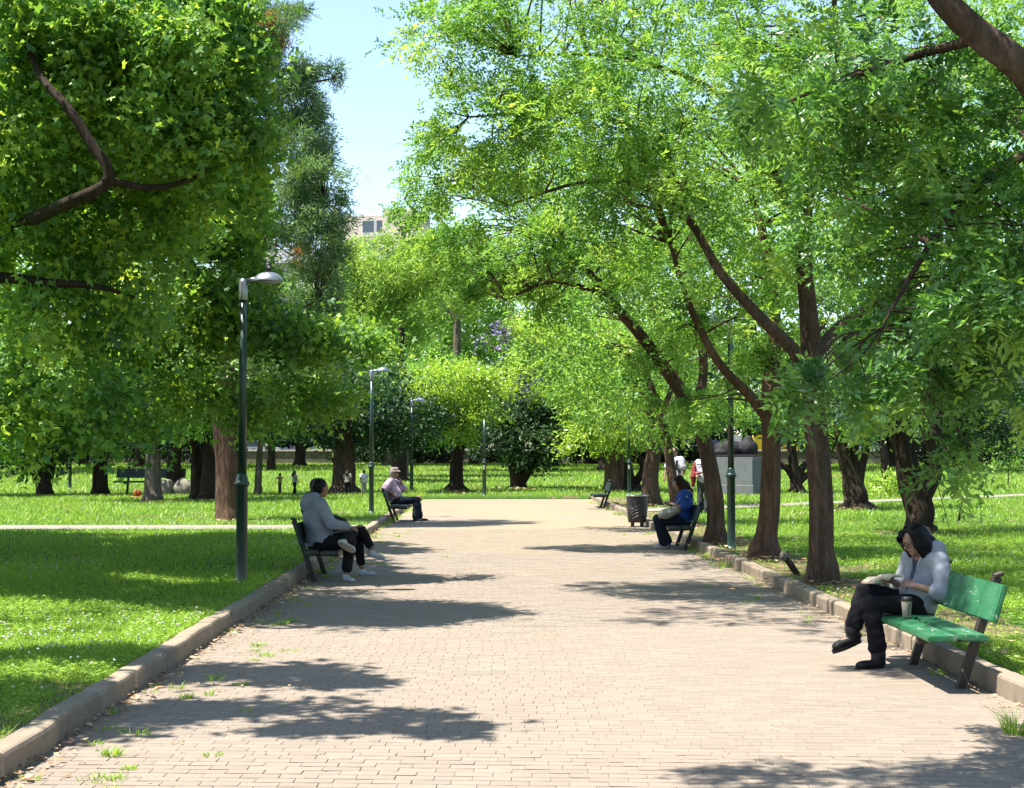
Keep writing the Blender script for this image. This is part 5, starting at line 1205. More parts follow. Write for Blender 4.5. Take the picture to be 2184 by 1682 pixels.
# ------------------------------------------------------------------ people: smooth bodies from blended solids
class Sdf:
    def __init__(self): self.p = []
    def cap(self, a, b, ra, rb=None, k=.02):
        self.p.append(('c', np.array(a, float), np.array(b, float), ra, ra if rb is None else rb, k)); return self
    def ell(self, c, r, R=None, k=.02):
        self.p.append(('e', np.array(c, float), np.array(r, float), np.eye(3) if R is None else np.array(R, float), 0, k)); return self
    def chain(self, pts, rad, k=.02):
        for i in range(len(pts) - 1): self.cap(pts[i], pts[i + 1], rad[i], rad[i + 1], k)
        return self
    def mesh(self, h, cut=None):
        lo = np.full(3, 1e9); hi = -lo; bb = []
        for t, a, b, c, d, k in self.p:
            if t == 'c': l = np.minimum(a - c, b - d); u = np.maximum(a + c, b + d)
            else: m = b.max(); l, u = a - m, a + m
            bb.append((l - k - 2 * h, u + k + 2 * h)); lo = np.minimum(lo, l); hi = np.maximum(hi, u)
        lo -= 3 * h; n = np.ceil((hi + 3 * h - lo) / h).astype(int) + 1
        D = np.full(n, 1.0, np.float32)
        for (t, a, b, c, d, k), (l, u) in zip(self.p, bb):
            i0 = np.maximum(np.floor((l - lo) / h).astype(int), 0); i1 = np.minimum(np.ceil((u - lo) / h).astype(int) + 1, n)
            g = np.stack(np.meshgrid(*[lo[q] + h * np.arange(i0[q], i1[q]) for q in range(3)], indexing='ij'), -1)
            if t == 'c':
                ba = b - a; pa = g - a; tt = np.clip((pa @ ba) / max(ba @ ba, 1e-9), 0, 1)
                f = np.linalg.norm(pa - tt[..., None] * ba, axis=-1) - (c + (d - c) * tt)
            else:
                q = (g - a) @ c.T; k0 = np.linalg.norm(q / b, axis=-1); k1 = np.linalg.norm(q / (b * b), axis=-1)
                f = k0 * (k0 - 1) / np.maximum(k1, 1e-6)
            s = tuple(slice(i0[q], i1[q]) for q in range(3)); o = D[s]
            hh = np.clip(.5 + .5 * (o - f) / k, 0, 1)
            D[s] = o * (1 - hh) + f * hh - k * hh * (1 - hh)
        if cut is not None:
            g = np.stack(np.meshgrid(*[lo[q] + h * np.arange(n[q]) for q in range(3)], indexing='ij'), -1)
            D = np.maximum(D, cut(g).astype(np.float32))
        ins = D < 0
        # surface nets
        c = [ins[i:n[0] - 1 + i, j:n[1] - 1 + j, k:n[2] - 1 + k] for i in (0, 1) for j in (0, 1) for k in (0, 1)]
        cnt = sum(x.astype(np.int8) for x in c)
        act = (cnt > 0) & (cnt < 8)
        idx = np.full(act.shape, -1, np.int64); ii = np.argwhere(act); idx[act] = np.arange(len(ii))
        acc = np.zeros((len(ii), 3)); num = np.zeros(len(ii))
        cor = [np.array((i, j, k)) for i in (0, 1) for j in (0, 1) for k in (0, 1)]
        for a in range(8):
            for b in range(a + 1, 8):
                if np.abs(cor[a] - cor[b]).sum() != 1: continue
                da = D[tuple((ii + cor[a]).T)]; db = D[tuple((ii + cor[b]).T)]
                m = (da < 0) != (db < 0)
                t = (da / np.where(m, da - db, 1))[:, None]
                acc += np.where(m[:, None], cor[a] + t * (cor[b] - cor[a]), 0); num += m
        V = lo + h * (ii + acc / num[:, None])
        F = []
        for ax in range(3):
            e = np.zeros(3, int); e[ax] = 1
            sl0 = [slice(1, n[q] - 1) for q in range(3)]; sl0[ax] = slice(0, n[ax] - 1)
            sl1 = list(sl0); sl1[ax] = slice(1, n[ax])
            A, Bq = ins[tuple(sl0)], ins[tuple(sl1)]
            for m, flip in ((A & ~Bq, False), (~A & Bq, True)):
                p = np.argwhere(m) + np.array([0 if q == ax else 1 for q in range(3)])
                u, v = np.zeros(3, int), np.zeros(3, int); u[(ax + 1) % 3] = 1; v[(ax + 2) % 3] = 1
                q = np.stack([idx[tuple((p - u - v).T)], idx[tuple((p - v).T)], idx[tuple(p.T)], idx[tuple((p - u).T)]], 1)
                F.append(q[:, ::-1] if flip else q)
        F = np.concatenate(F)
        return V, F[(F >= 0).all(1)]
    def build(self, name, mat, parent, h, cut=None, folds=0.0, fscale=9.0, seed=0, smooth=2):
        V, F = self.mesh(h, cut)
        # light relaxation
        for _ in range(smooth):
            acc = np.zeros_like(V); num = np.zeros(len(V))
            for i in range(4):
                np.add.at(acc, F[:, i], V[F[:, (i + 1) % 4]]); np.add.at(num, F[:, i], 1)
            V = V * .5 + .5 * acc / np.maximum(num, 1)[:, None]
        if folds:
            P = V * fscale + seed
            f = np.sin(P[:, 2] * 3.1 + 1.7 * np.sin(P[:, 0] * 1.3 + P[:, 1])) * np.sin(P[:, 0] * 1.1 - P[:, 1] * 1.7 + 1.2 * np.sin(P[:, 2] * .9))
            f += .5 * np.sin(P[:, 2] * 6.3 + P[:, 0] * 2 + 2 * np.sin(P[:, 1] * 2.2))
            fn = np.cross(V[F[:, 2]] - V[F[:, 0]], V[F[:, 3]] - V[F[:, 1]]); N = np.zeros_like(V)
            for i in range(4): np.add.at(N, F[:, i], fn)
            V = V + unit(N) * (f * folds * .7)[:, None]
        o = mesh_np(name, V, F, mat, parent, smooth=True)
        if len(F) > 2500:
            d = o.modifiers.new('decimate', 'DECIMATE'); d.ratio = .22
        return o

def v3(*a): return np.array(a, float)
def basis(f, up=(0, 0, 1)):
    f = unit(v3(*f)); s = unit(np.cross(v3(*up), f)); u = np.cross(f, s)
    return np.stack([f, s, u])            # rows: forward, left, up
def hand(S_, w, d, n, s=1.0, curl=.5, side=1, spread=.10):
    """palm and five unequal fingers: wrist w, pointing d, back-of-hand normal n; side +1: thumb towards n x d"""
    d = unit(v3(*d)); n = unit(v3(*n)); n = unit(n - d * (n @ d)); t = np.cross(n, d) * side
    c = w + d * .047 * s
    S_.ell(c, np.array([.050, .040, .016]) * s, np.stack([d, t, n]), .012)
    for i, (off, L) in enumerate(((.030, .070), (.010, .078), (-.010, .073), (-.029, .058))):
        a = w + d * .082 * s + t * off * s
        dd = unit(d + t * (off / .03) * spread)
        k = curl * (1 + .1 * i)
        d1 = unit(dd * math.cos(k * .7) - n * math.sin(k * .7)); d2 = unit(dd * math.cos(k * 1.7) - n * math.sin(k * 1.7))
        b = a + d1 * L * .52 * s; e = b + d2 * L * .48 * s
        S_.cap(a - d * .012 * s, b, .0092 * s, .0084 * s, .004); S_.cap(b, e, .0084 * s, .007 * s, .004)
    a = w + d * .026 * s + t * .030 * s
    b = a + unit(d * .6 + t * .8 - n * .25) * .036 * s; e = b + unit(d * .95 + t * .3 - n * (.3 + curl * .4)) * .034 * s
    S_.cap(a, b, .0125 * s, .0105 * s, .008); S_.cap(b, e, .0105 * s, .008 * s, .004)
def head_solids(S_, c, f, up, s=1.0):
    """skull, jaw, nose, ears and lips about the head centre c"""
    R = basis(f, up); F, L, U = R
    S_.ell(c + U * .022 * s - F * .008 * s, np.array([.098, .076, .098]) * s, R, .02)
    S_.ell(c + F * .022 * s - U * .055 * s, np.array([.068, .058, .062]) * s, R, .03)
    S_.ell(c + F * .062 * s - U * .100 * s, np.array([.022, .026, .018]) * s, R, .02)
    S_.cap(c + F * .088 * s + U * .012 * s, c + F * .108 * s - U * .026 * s, .010 * s, .014 * s, .010)
    S_.cap(c + F * .086 * s - U * .062 * s + L * .016 * s, c + F * .086 * s - U * .062 * s - L * .016 * s, .008 * s, .008 * s, .006)
    for g in (-1, 1):
        S_.ell(c + L * g * .078 * s - F * .006 * s - U * .012 * s, np.array([.018, .008, .031]) * s, R, .006)
        S_.cap(c + F * .082 * s + L * g * .034 * s + U * .022 * s, c + F * .090 * s + L * g * .012 * s + U * .024 * s, .008 * s, .008 * s, .008)
def face_parts(root, c, f, up, s=1.0):
    R = basis(f, up); F, L, U = R; Mx = Matrix(R.T.tolist())
    for g in (-1, 1):
        e = MB().ball(c + F * .080 * s + L * g * .031 * s + U * .004 * s, (.012 * s, .013 * s, .010 * s), Mx).build('eye', M['sticker'], root)
        MB().ball(c + F * .090 * s + L * g * .031 * s + U * .004 * s, (.004 * s, .006 * s, .006 * s), Mx, 1).build('iris', M['hair'], e)
    MB().ball(c + F * .091 * s - U * .063 * s, (.006 * s, .020 * s, .006 * s), Mx, 1).build('lips', M['red'], root)
def shoe(S_, ank, d, up, s=1.0, L=.26, low=False):
    """a shoe under the ankle: heel behind, toe along d"""
    d = unit(v3(*d)); u = unit(v3(*up)); u = unit(u - d * (u @ d)); R = np.stack([d, np.cross(u, d), u])
    b = ank - u * .062 * s
    if low: S_.cap(ank - u * .030, b + d * .01 * s, .047 * s, .044 * s, .02)
    else: S_.cap(ank + u * .012, b + d * .01 * s, .055 * s, .044 * s, .02)
    S_.ell(b - d * .018 * s, np.array([.052, .036, .036]) * s, R, .02)
    S_.ell(b + d * (L * .38) * s - u * .004, np.array([L * .36, .043, .033]) * s, R, .03)
    S_.ell(b + d * (L * .60) * s - u * .010, np.array([.055, .044, .026]) * s, R, .02)
    return b, R
def sole(name, mat, parent, b, R, s=1.0, L=.26, th=.018, drop=.028, wd=.044):
    m = MB(); pr = []
    for a in np.linspace(0, 2 * np.pi, 25)[:-1]:
        x = math.cos(a); y = math.sin(a)
        pr.append((L * .33 + x * L * .52, y * wd * (1.0 if x > 0 else .84)))
    A = [m.bm.verts.new(b + (R[0] * x + R[1] * y - R[2] * drop) * s) for x, y in pr]; Bv = [m.bm.verts.new(b + (R[0] * x + R[1] * y - R[2] * (drop + th)) * s) for x, y in pr]
    m.bm.faces.new(A); m.bm.faces.new(Bv[::-1])
    for i in range(24): m.bm.faces.new((A[i], Bv[i], Bv[(i + 1) % 24], A[(i + 1) % 24]))
    return m.build(name, mat, parent)

def limb_pts(a, b, c, n=1): return [a, b, c]
def person(label, loc, rz, J, skin, wear, s=1.0, h=.008, wide=1.0, belly=.0, group=None, face=True, arms=('L', 'R'), handpose=None, headup=(0, 0, 1), child=False):
    """J: joints in the sitter's own frame (x forward, y left, z up from the ground)"""
    root = tag(empty('person', loc, rz), label, 'person', group)
    J = {k: v3(*v) for k, v in J.items()}
    up = unit(J['neck'] - J['pel']); sh = unit(J['shL'] - J['shR']); fw = np.cross(sh, up)
    R = np.stack([fw, np.cross(up, fw), up])
    wv = wide
    def torso(S_, o=0.0, hem=0.0):
        mid = J['pel'] * .5 + J['chest'] * .5
        S_.ell(J['pel'], np.array([.125 * wv + o, .165 * wv + o, .115 + o]), R, .04)
        S_.ell(mid + fw * (belly * .6), np.array([.108 * wv + belly + o, .142 * wv + o, .16 + o]), R, .06)
        S_.ell(J['chest'], np.array([.108 * wv + o, .160 * wv + o, .17 + o]), R, .05)
        S_.cap(J['shL'] - sh * .035, J['shR'] + sh * .035, .060 * s + o, .060 * s + o, .05)
        S_.cap(J['chest'] + up * .10, J['neck'], .075 * s + o * .6, .060 * s + o * .3, .05)
    def arm(S_, q, o=0.0, part=1.0, k=.02):
        a, e, wv_ = J['sh' + q], J['el' + q], J['wr' + q]
        if part >= 1:
            S_.cap(a, e, .050 * s * wv ** .5 + o, .040 * s + o, .03)
            t = min(1, part - 1)
            if t > 0: S_.cap(e, e + (wv_ - e) * t, .040 * s + o, (.040 - .013 * t) * s + o, k)
        else: S_.cap(a, a + (e - a) * part, .050 * s * wv ** .5 + o, (.050 - .008 * part) * s + o * 1.25, .03)
    def leg(S_, q, o=0.0, flare=0.0, end=1.0):
        hp, kn, an = J['hip' + q], J['kn' + q], J['an' + q]
        S_.cap(hp, kn, .085 * s * wv ** .6 + o, .058 * s + o, .04)
        e = kn + (an - kn) * end
        cf = kn + (an - kn) * .3
        S_.cap(kn, cf, .056 * s + o, .054 * s + o + flare * .3, .03); S_.cap(cf, e, .054 * s + o + flare * .3, (.040 if end > .9 else .046) * s + o + flare, .03)
    body = Sdf(); torso(body)
    body.cap(J['neck'] - up * .02, J['head'] - v3(0, 0, .05) * s, .054 * s, .050 * s, .02)
    head_solids(body, J['head'], J['face'], headup, s)
    for q in 'LR':
        arm(body, q, 0, 2.0, .02); leg(body, q)
        if q in arms:
            hp = (handpose or {}).get(q, {})
            d = hp.get('d', J['wr' + q] - J['el' + q]); hand(body, J['wr' + q], d, hp.get('n', (0, 0, 1)), s, hp.get('curl', .5), hp.get('side', 1 if q == 'R' else -1))
        dt = unit((J['toe' + q] - J['an' + q]) * (v3(1, 1, 0) if J['an' + q][2] < .2 else v3(1, 1, 1))); body.ell(J['an' + q] + dt * .07 * s - v3(0, 0, .055) * s, np.array([.085, .026, .020]) * s, basis(dt), .015)
    body.build('body', skin, root, h, smooth=1)
    if face: face_parts(root, J['head'], J['face'], headup, s)
    for g in wear:
        kind = g[0]; mat = g[1]; o = g[2]; kw = g[3] if len(g) > 3 else {}
        S_ = Sdf()
        if kind in ('shirt', 'hoodie', 'tshirt', 'top'):
            torso(S_, o)
            for q in 'LR':
                if kind != 'top': arm(S_, q, o + kw.get('so', 0), kw.get('sleeve', {'shirt': 1.9, 'hoodie': 1.95, 'tshirt': .75}[kind]) if not isinstance(kw.get('sleeve'), dict) else kw['sleeve'][q])
            if kind == 'hoodie':      # the hood lies on the upper back
                c = J['neck'] - fw * .115 + up * .03
                for a in np.linspace(-1.2, 1.2, 7):
                    S_.ell(c + sh * .115 * math.sin(a) + fw * (.10 * (1 - math.cos(a))) + up * (.045 - .05 * math.cos(a)), (.068, .062, .066), R, .02)
                S_.ell(c - up * .075 - fw * .025, (.075, .14, .105), R, .02)
            lo = J['pel'] - up * kw.get('hem', .10)
            nk = J['neck'] + up * kw.get('collar', .02)
            def cut(g_, lo=lo, nk=nk):
                f1 = -((g_ - lo) @ up) if kw.get('hemcut', True) else np.full(g_.shape[:3], -1.0)
                f2 = np.where(np.linalg.norm((g_ - nk) - ((g_ - nk) @ up)[..., None] * up, axis=-1) < .11, (g_ - nk) @ up, -1.0) if kind != 'hoodie' else np.full(g_.shape[:3], -1.0)
                res = np.maximum(f1, f2)
                if kw.get('vneck'):    # an open front
                    q = g_ - J['neck']; res = np.maximum(res, np.minimum.reduce([(q @ fw) - .02, kw['vneck'] - np.abs(q @ sh) + (q @ up) * kw.get('vs', .25), (q @ up) + kw.get('vd', .45)]))
                return res
            # the hem must not trim sleeves that hang lower: trim only near the spine
            def cut2(g_):
                q = g_ - lo; ax = (q @ up); rad = np.linalg.norm(q - ax[..., None] * up, axis=-1)
                base = cut(g_)
                return np.where((ax < 0) & (rad > .34), -1.0, base) if kw.get('hemcut', True) else base
            S_.build(kw.get('name', kind), mat, root, h, cut2, kw.get('folds', .004), kw.get('fs', 9), len(label), 2)
        elif kind in ('trousers', 'shorts'):
            S_.ell(J['pel'] - up * .02, np.array([.128 * wv + o, .170 * wv + o, .115 + o]), R, .04)
            for q in 'LR': leg(S_, q, o, kw.get('flare', 0), kw.get('end', .93 if kind == 'trousers' else 0.02))
            wt = J['pel'] + up * .09
            S_.build(kind, mat, root, h, lambda g_: ((g_ - wt) @ up), kw.get('folds', .004), kw.get('fs', 8), 3, 2)
        elif kind == 'shoes':
            for q in 'LR':
                S_ = Sdf(); u = v3(*kw.get('up' + q, (0, 0, 1)))
                b, Rr = shoe(S_, J['an' + q], J['toe' + q] - J['an' + q] if kw.get('free' + q) else (J['toe' + q] - J['an' + q]) * v3(1, 1, 0), u, s, kw.get('L', .26), kw.get('low', False))
                if kw.get('boot'): S_.cap(J['an' + q], J['an' + q] + (J['kn' + q] - J['an' + q]) * .28, (.060 * s), .062 * s, .02)
                so = S_.build('shoe', mat, root, min(h, .007))
                sole('sole', kw.get('sole', mat), so, b, Rr, s, kw.get('L', .26), kw.get('th', .018))
        elif kind == 'hair':
            hc, U = J['head'], v3(*headup); Rh = basis(J['face'], headup); F, L_, U = Rh
            S_.ell(hc + U * .040 * s - F * .026 * s, np.array([.102, .086, .088]) * s, Rh, .02)
            S_.ell(hc - F * .045 * s - U * .01 * s, np.array([.072, .080, .085]) * s, Rh, .03)
            for pts, rad in kw.get('locks', ()):
                S_.chain([hc + (F * p[0] + L_ * p[1] + U * p[2]) * s for p in pts], [r * s for r in rad], .03)
            fz = kw.get('fringe', .045)
            def cuth(g_):
                q = (g_ - hc) @ Rh.T / s
                return np.where((q[..., 0] > fz) & (q[..., 2] < .072) & (np.abs(q[..., 1]) < kw.get('open', .066)), np.minimum(q[..., 0] - fz, .072 - q[..., 2]) * s, -1.0)
            ho = S_.build('hair', mat, root, min(h, .008), cuth, .003, 34, 1, 1)
            if kw.get('strands'):
                rg = random.Random(5); m = MB()
                for i in range(kw['strands']):
                    a = rg.uniform(.9, 5.4); ln = rg.uniform(.16, .30) * kw.get('len', 1)
                    q0 = (math.cos(a), math.sin(a)); r0 = rg.uniform(.03, .07)
                    pts = [(q0[0] * r0 - .02, q0[1] * r0, .128), (q0[0] * .088 - .03, q0[1] * .088, .09), (q0[0] * .112 - .028, q0[1] * .100, .0), (q0[0] * .118 - .03, q0[1] * .108, .10 - ln), ]
                    m.tube([hc + (F * p[0] + L_ * (p[1] + rg.uniform(-.006, .006)) + U * p[2]) * s for p in pts], [.004, .006, .006, .002], 4)
                m.build('hair_strands', mat, root)
    return root
# ------------------------------------------------------------------ the people and what they hold
def seated_couple():
    J = dict(pel=(.10, 0, .515), chest=(.05, 0, .84), neck=(.05, .01, 1.06), head=(.115, .02, 1.225), face=(.80, .60, -.05),
             shL=(-.05, .19, 1.00), shR=(.13, -.17, 1.00), elL=(.06, .32, .76), elR=(.29, -.25, .75), wrL=(.38, .16, .70), wrR=(.47, -.10, .715),
             hipL=(.14, .10, .50), hipR=(.13, -.11, .50), knL=(.54, .05, .65), knR=(.52, -.12, .50), anL=(.46, -.27, .52), anR=(.47, -.14, .09), toeL=(.67, -.33, .41), toeR=(.58, -.30, .05))
    person('person in a grey hoodie seen from behind, legs crossed, on the left bench', (-2.40, 20.50, 0), 0, J, M['skin_tan'],
        [('trousers', M['trouser_black'], .018, dict(flare=.008, end=.80)), ('hoodie', M['hoodie'], .036, dict(hem=.06, folds=.004, fs=11)),
         ('shoes', M['shoe_white'], 0, dict(low=True, sole=M['sole_tan'], freeL=True, upL=(.2, 1, .35), th=.022)), ('hair', M['hair'], 0, dict(fringe=.02, open=.06))],
        wide=1.22, belly=.02, handpose={'R': dict(d=(.8, .25, -.25), n=(.3, -.1, 1), curl=.25), 'L': dict(d=(.9, -.2, -.3), n=(.2, 0, 1), curl=.3)})
    r = tag(empty('crossbody_bag', (-2.40, 20.50, 0)), 'black cross-body bag whose strap runs down the back of the grey hoodie', 'bag')
    MB().tube([(.10, .09, 1.10), (-.03, .04, 1.12), (-.115, .05, 1.03), (-.150, .11, .92), (-.13, .20, .83), (-.07, .25, .76)], .016, 8).build('strap', M['black'], r)
    MB().box((-.02, .30, .68), (.20, .09, .16), Matrix.Rotation(.3, 3, 'Z'), .02, 2).build('pouch', M['black'], r)
    J = dict(pel=(.06, 0, .515), chest=(-.02, 0, .86), neck=(-.01, 0, 1.06), head=(.005, .0, 1.215), face=(1, .2, -.05),
             shL=(-.05, .18, 1.03), shR=(-.05, -.18, 1.03), elL=(.10, .25, .80), elR=(.10, -.25, .80), wrL=(.34, .12, .72), wrR=(.34, -.08, .72),
             hipL=(.12, .10, .50), hipR=(.12, -.10, .50), knL=(.53, .08, .51), knR=(.585, -.03, .64), anL=(.60, .08, .09), anR=(.745, -.02, .36), toeL=(.82, .04, .05), toeR=(.95, -.03, .31))
    person('person hidden behind the grey hoodie, with dark hair, crossed legs and white sneakers', (-2.40, 21.22, 0), 0, J, M['skin_tan'],
        [('trousers', M['trouser_black'], .014, dict(end=.78)), ('hoodie', M['trouser_black'], .03, dict(hem=.05)), ('shoes', M['shoe_white'], 0, dict(low=True, freeR=True, upR=(.3, 0, 1))), ('hair', M['hair'], 0, dict(locks=[([(-.05, .05, 0), (-.09, .05, -.12)], (.05, .03)), ([(-.05, -.05, 0), (-.09, -.05, -.12)], (.05, .03))]))],
        handpose={'R': dict(d=(.9, .1, -.3), n=(.2, 0, 1)), 'L': dict(d=(.9, -.1, -.3), n=(.2, 0, 1))})
seated_couple()

def man_in_pink():
    J = dict(pel=(.03, 0, .515), chest=(-.06, 0, .82), neck=(-.075, 0, 1.03), head=(-.005, 0, 1.175), face=(1, .05, -.08),
             shL=(-.07, .19, .98), shR=(-.10, -.19, .97), elL=(.22, .14, .80), elR=(-.22, -.31, .80), wrL=(.155, .05, .965), wrR=(-.02, -.27, .66),
             hipL=(.08, .10, .50), hipR=(.08, -.10, .50), knL=(.55, .13, .50), knR=(.56, -.08, .52), anL=(.62, .15, .09), anR=(.52, -.11, .09), toeL=(.86, .17, .05), toeR=(.75, -.14, .05))
    loc = (-2.42, 38.05, 0)
    r = person('elderly man in a pink shirt and tan hat resting his chin on his hand', loc, 0, J, M['skin'],
        [('trousers', M['trouser_navy'], .022, dict(flare=.02, folds=.005)), ('shirt', M['pink'], .026, dict(sleeve={'L': .95, 'R': .95}, so=.014, hem=.02, folds=.005)), ('shoes', M['shoe_black'], 0, {}),
         ('hair', M['hair_grey'], 0, dict(fringe=-.005, open=.09))],
        wide=1.12, belly=.035, h=.010, handpose={'L': dict(d=(-.25, -.25, .9), n=(.9, 0, .3), curl=1.1), 'R': dict(d=(.7, .1, -.5), n=(0, -1, .2))})
    h = v3(-.005, 0, 1.175)
    m = MB().lathe([(.098, .045), (.100, .07), (.094, .115), (.085, .14), (.05, .152), (.01, .150)], tuple(h), 22, 1.08, .92); m.build('hat', M['tan_cap'], r)
    MB().lathe([(.095, .062), (.118, .048), (.126, .042), (.127, .047), (.10, .072)], tuple(h + v3(.014, 0, 0)), 22, 1.14, .86).build('hat_brim', M['tan_cap'], r)
    g = MB()
    for q in (-1, 1):
        g.ball(h + v3(.100, q * .033, .008), (.010, .028, .021)); g.tube([h + v3(.095, q * .06, .012), h + v3(.02, q * .084, .010)], .004, 6)
    g.build('sunglasses', M['dark_glass'], r)
man_in_pink()

def woman_in_blue():
    loc = (3.42, 27.30, 0); hu = (.35, 0, 1)
    J = dict(pel=(.04, 0, .515), chest=(.01, 0, .80), neck=(.035, 0, 1.00), head=(.115, .01, 1.145), face=(1, .12, -.40),
             shL=(.01, .20, .95), shR=(.01, -.20, .95), elL=(.02, .28, .71), elR=(.06, -.27, .71), wrL=(.24, .13, .78), wrR=(.26, -.05, .78),
             hipL=(.09, .11, .50), hipR=(.09, -.11, .50), knL=(.49, .11, .50), knR=(.48, -.07, .51), anL=(.37, .13, .09), anR=(.30, -.05, .10), toeL=(.59, .14, .05), toeR=(.51, -.04, .05))
    lk = [([(-.06, y, .04), (-.115, y * 1.1, -.08), (-.14, y * 1.2, -.22), (-.13, y * 1.2, -.32)], (.055, .06, .05, .028)) for y in (-.05, 0, .05)] + [([(-.01, .078, .0), (-.04, .09, -.12), (-.07, .10, -.24)], (.03, .032, .018))]
    r = person('woman in a blue t-shirt with long brown hair looking at a phone', loc, math.pi, J, M['skin'],
        [('trousers', M['trouser_navy'], .020, dict(flare=.035, folds=.005)), ('tshirt', M['blue'], .026, dict(sleeve=.82, so=.012, hem=.07, folds=.005)), ('shoes', M['shoe_white'], 0, {}), ('hair', M['hair_brown'], 0, dict(locks=lk, fringe=.035, strands=40, len=1.6))],
        wide=1.22, belly=.035, headup=hu, handpose={'L': dict(d=(.8, -.35, .35), n=(-.3, .5, .7), curl=.9), 'R': dict(d=(.8, .35, .35), n=(-.3, -.5, .7), curl=.9)})
    Rh = basis((1, .12, -.40), hu); hc = v3(.115, .01, 1.145)
    g = MB()
    for q in (-1, 1): g.ball(hc + Rh[0] * .075 + Rh[1] * .034 * q + Rh[2] * .085, (.014, .030, .020), Matrix(Rh.T.tolist()))
    for q in (-1, 1): g.tube([hc + Rh[0] * .07 + Rh[1] * .066 * q + Rh[2] * .085, hc - Rh[0] * .02 + Rh[1] * .088 * q + Rh[2] * .03], .004, 6)
    g.build('sunglasses', M['dark_glass'], r)
    MB().lathe([(.034, -.006), (.037, 0), (.034, .006)], (.15, .19, .748), 14).build('bracelet', M['silver'], r)
    d = MB()
    for k in range(3): d.box((-.005 + .012 * (k % 2), .318 - .004 * k, .92 - .045 * k), (.028, .004, .028), Matrix.Rotation(.785, 3, 'Y'))
    d.build('sleeve_print', M['white'], r)
    p = tag(empty('phone', (3.42 - .335, 27.30 - .045, .835), math.pi), 'pale phone held up in both hands by the woman in blue', 'phone')
    MB().box((0, 0, 0), (.010, .072, .145), Matrix.Rotation(-.75, 3, 'Y'), .003).build('case', M['sticker'], p)
    MB().box((-.0065, 0, .0060), (.003, .064, .132), Matrix.Rotation(-.75, 3, 'Y')).build('screen', M['dark_glass'], p)
    b = tag(empty('tote_bag', loc, math.pi), 'cream canvas tote bag on the lap of the woman in blue', 'bag')
    S_ = Sdf(); R = basis((.9, .35, -.25))
    S_.ell((.27, .13, .635), (.20, .14, .085), R, .05); S_.ell((.36, .16, .60), (.13, .11, .085), R, .06); S_.ell((.18, .18, .66), (.12, .08, .07), R, .05)
    S_.build('bag_body', M['cream'], b, .012, None, .010, 11, 2)
    MB().tube([(.24, .17, .72), (.13, .225, .84), (.03, .265, .985), (-.06, .235, 1.035), (-.115, .225, .97), (-.13, .25, .86)], .011, 8).build('strap', M['cream'], b)
woman_in_blue()

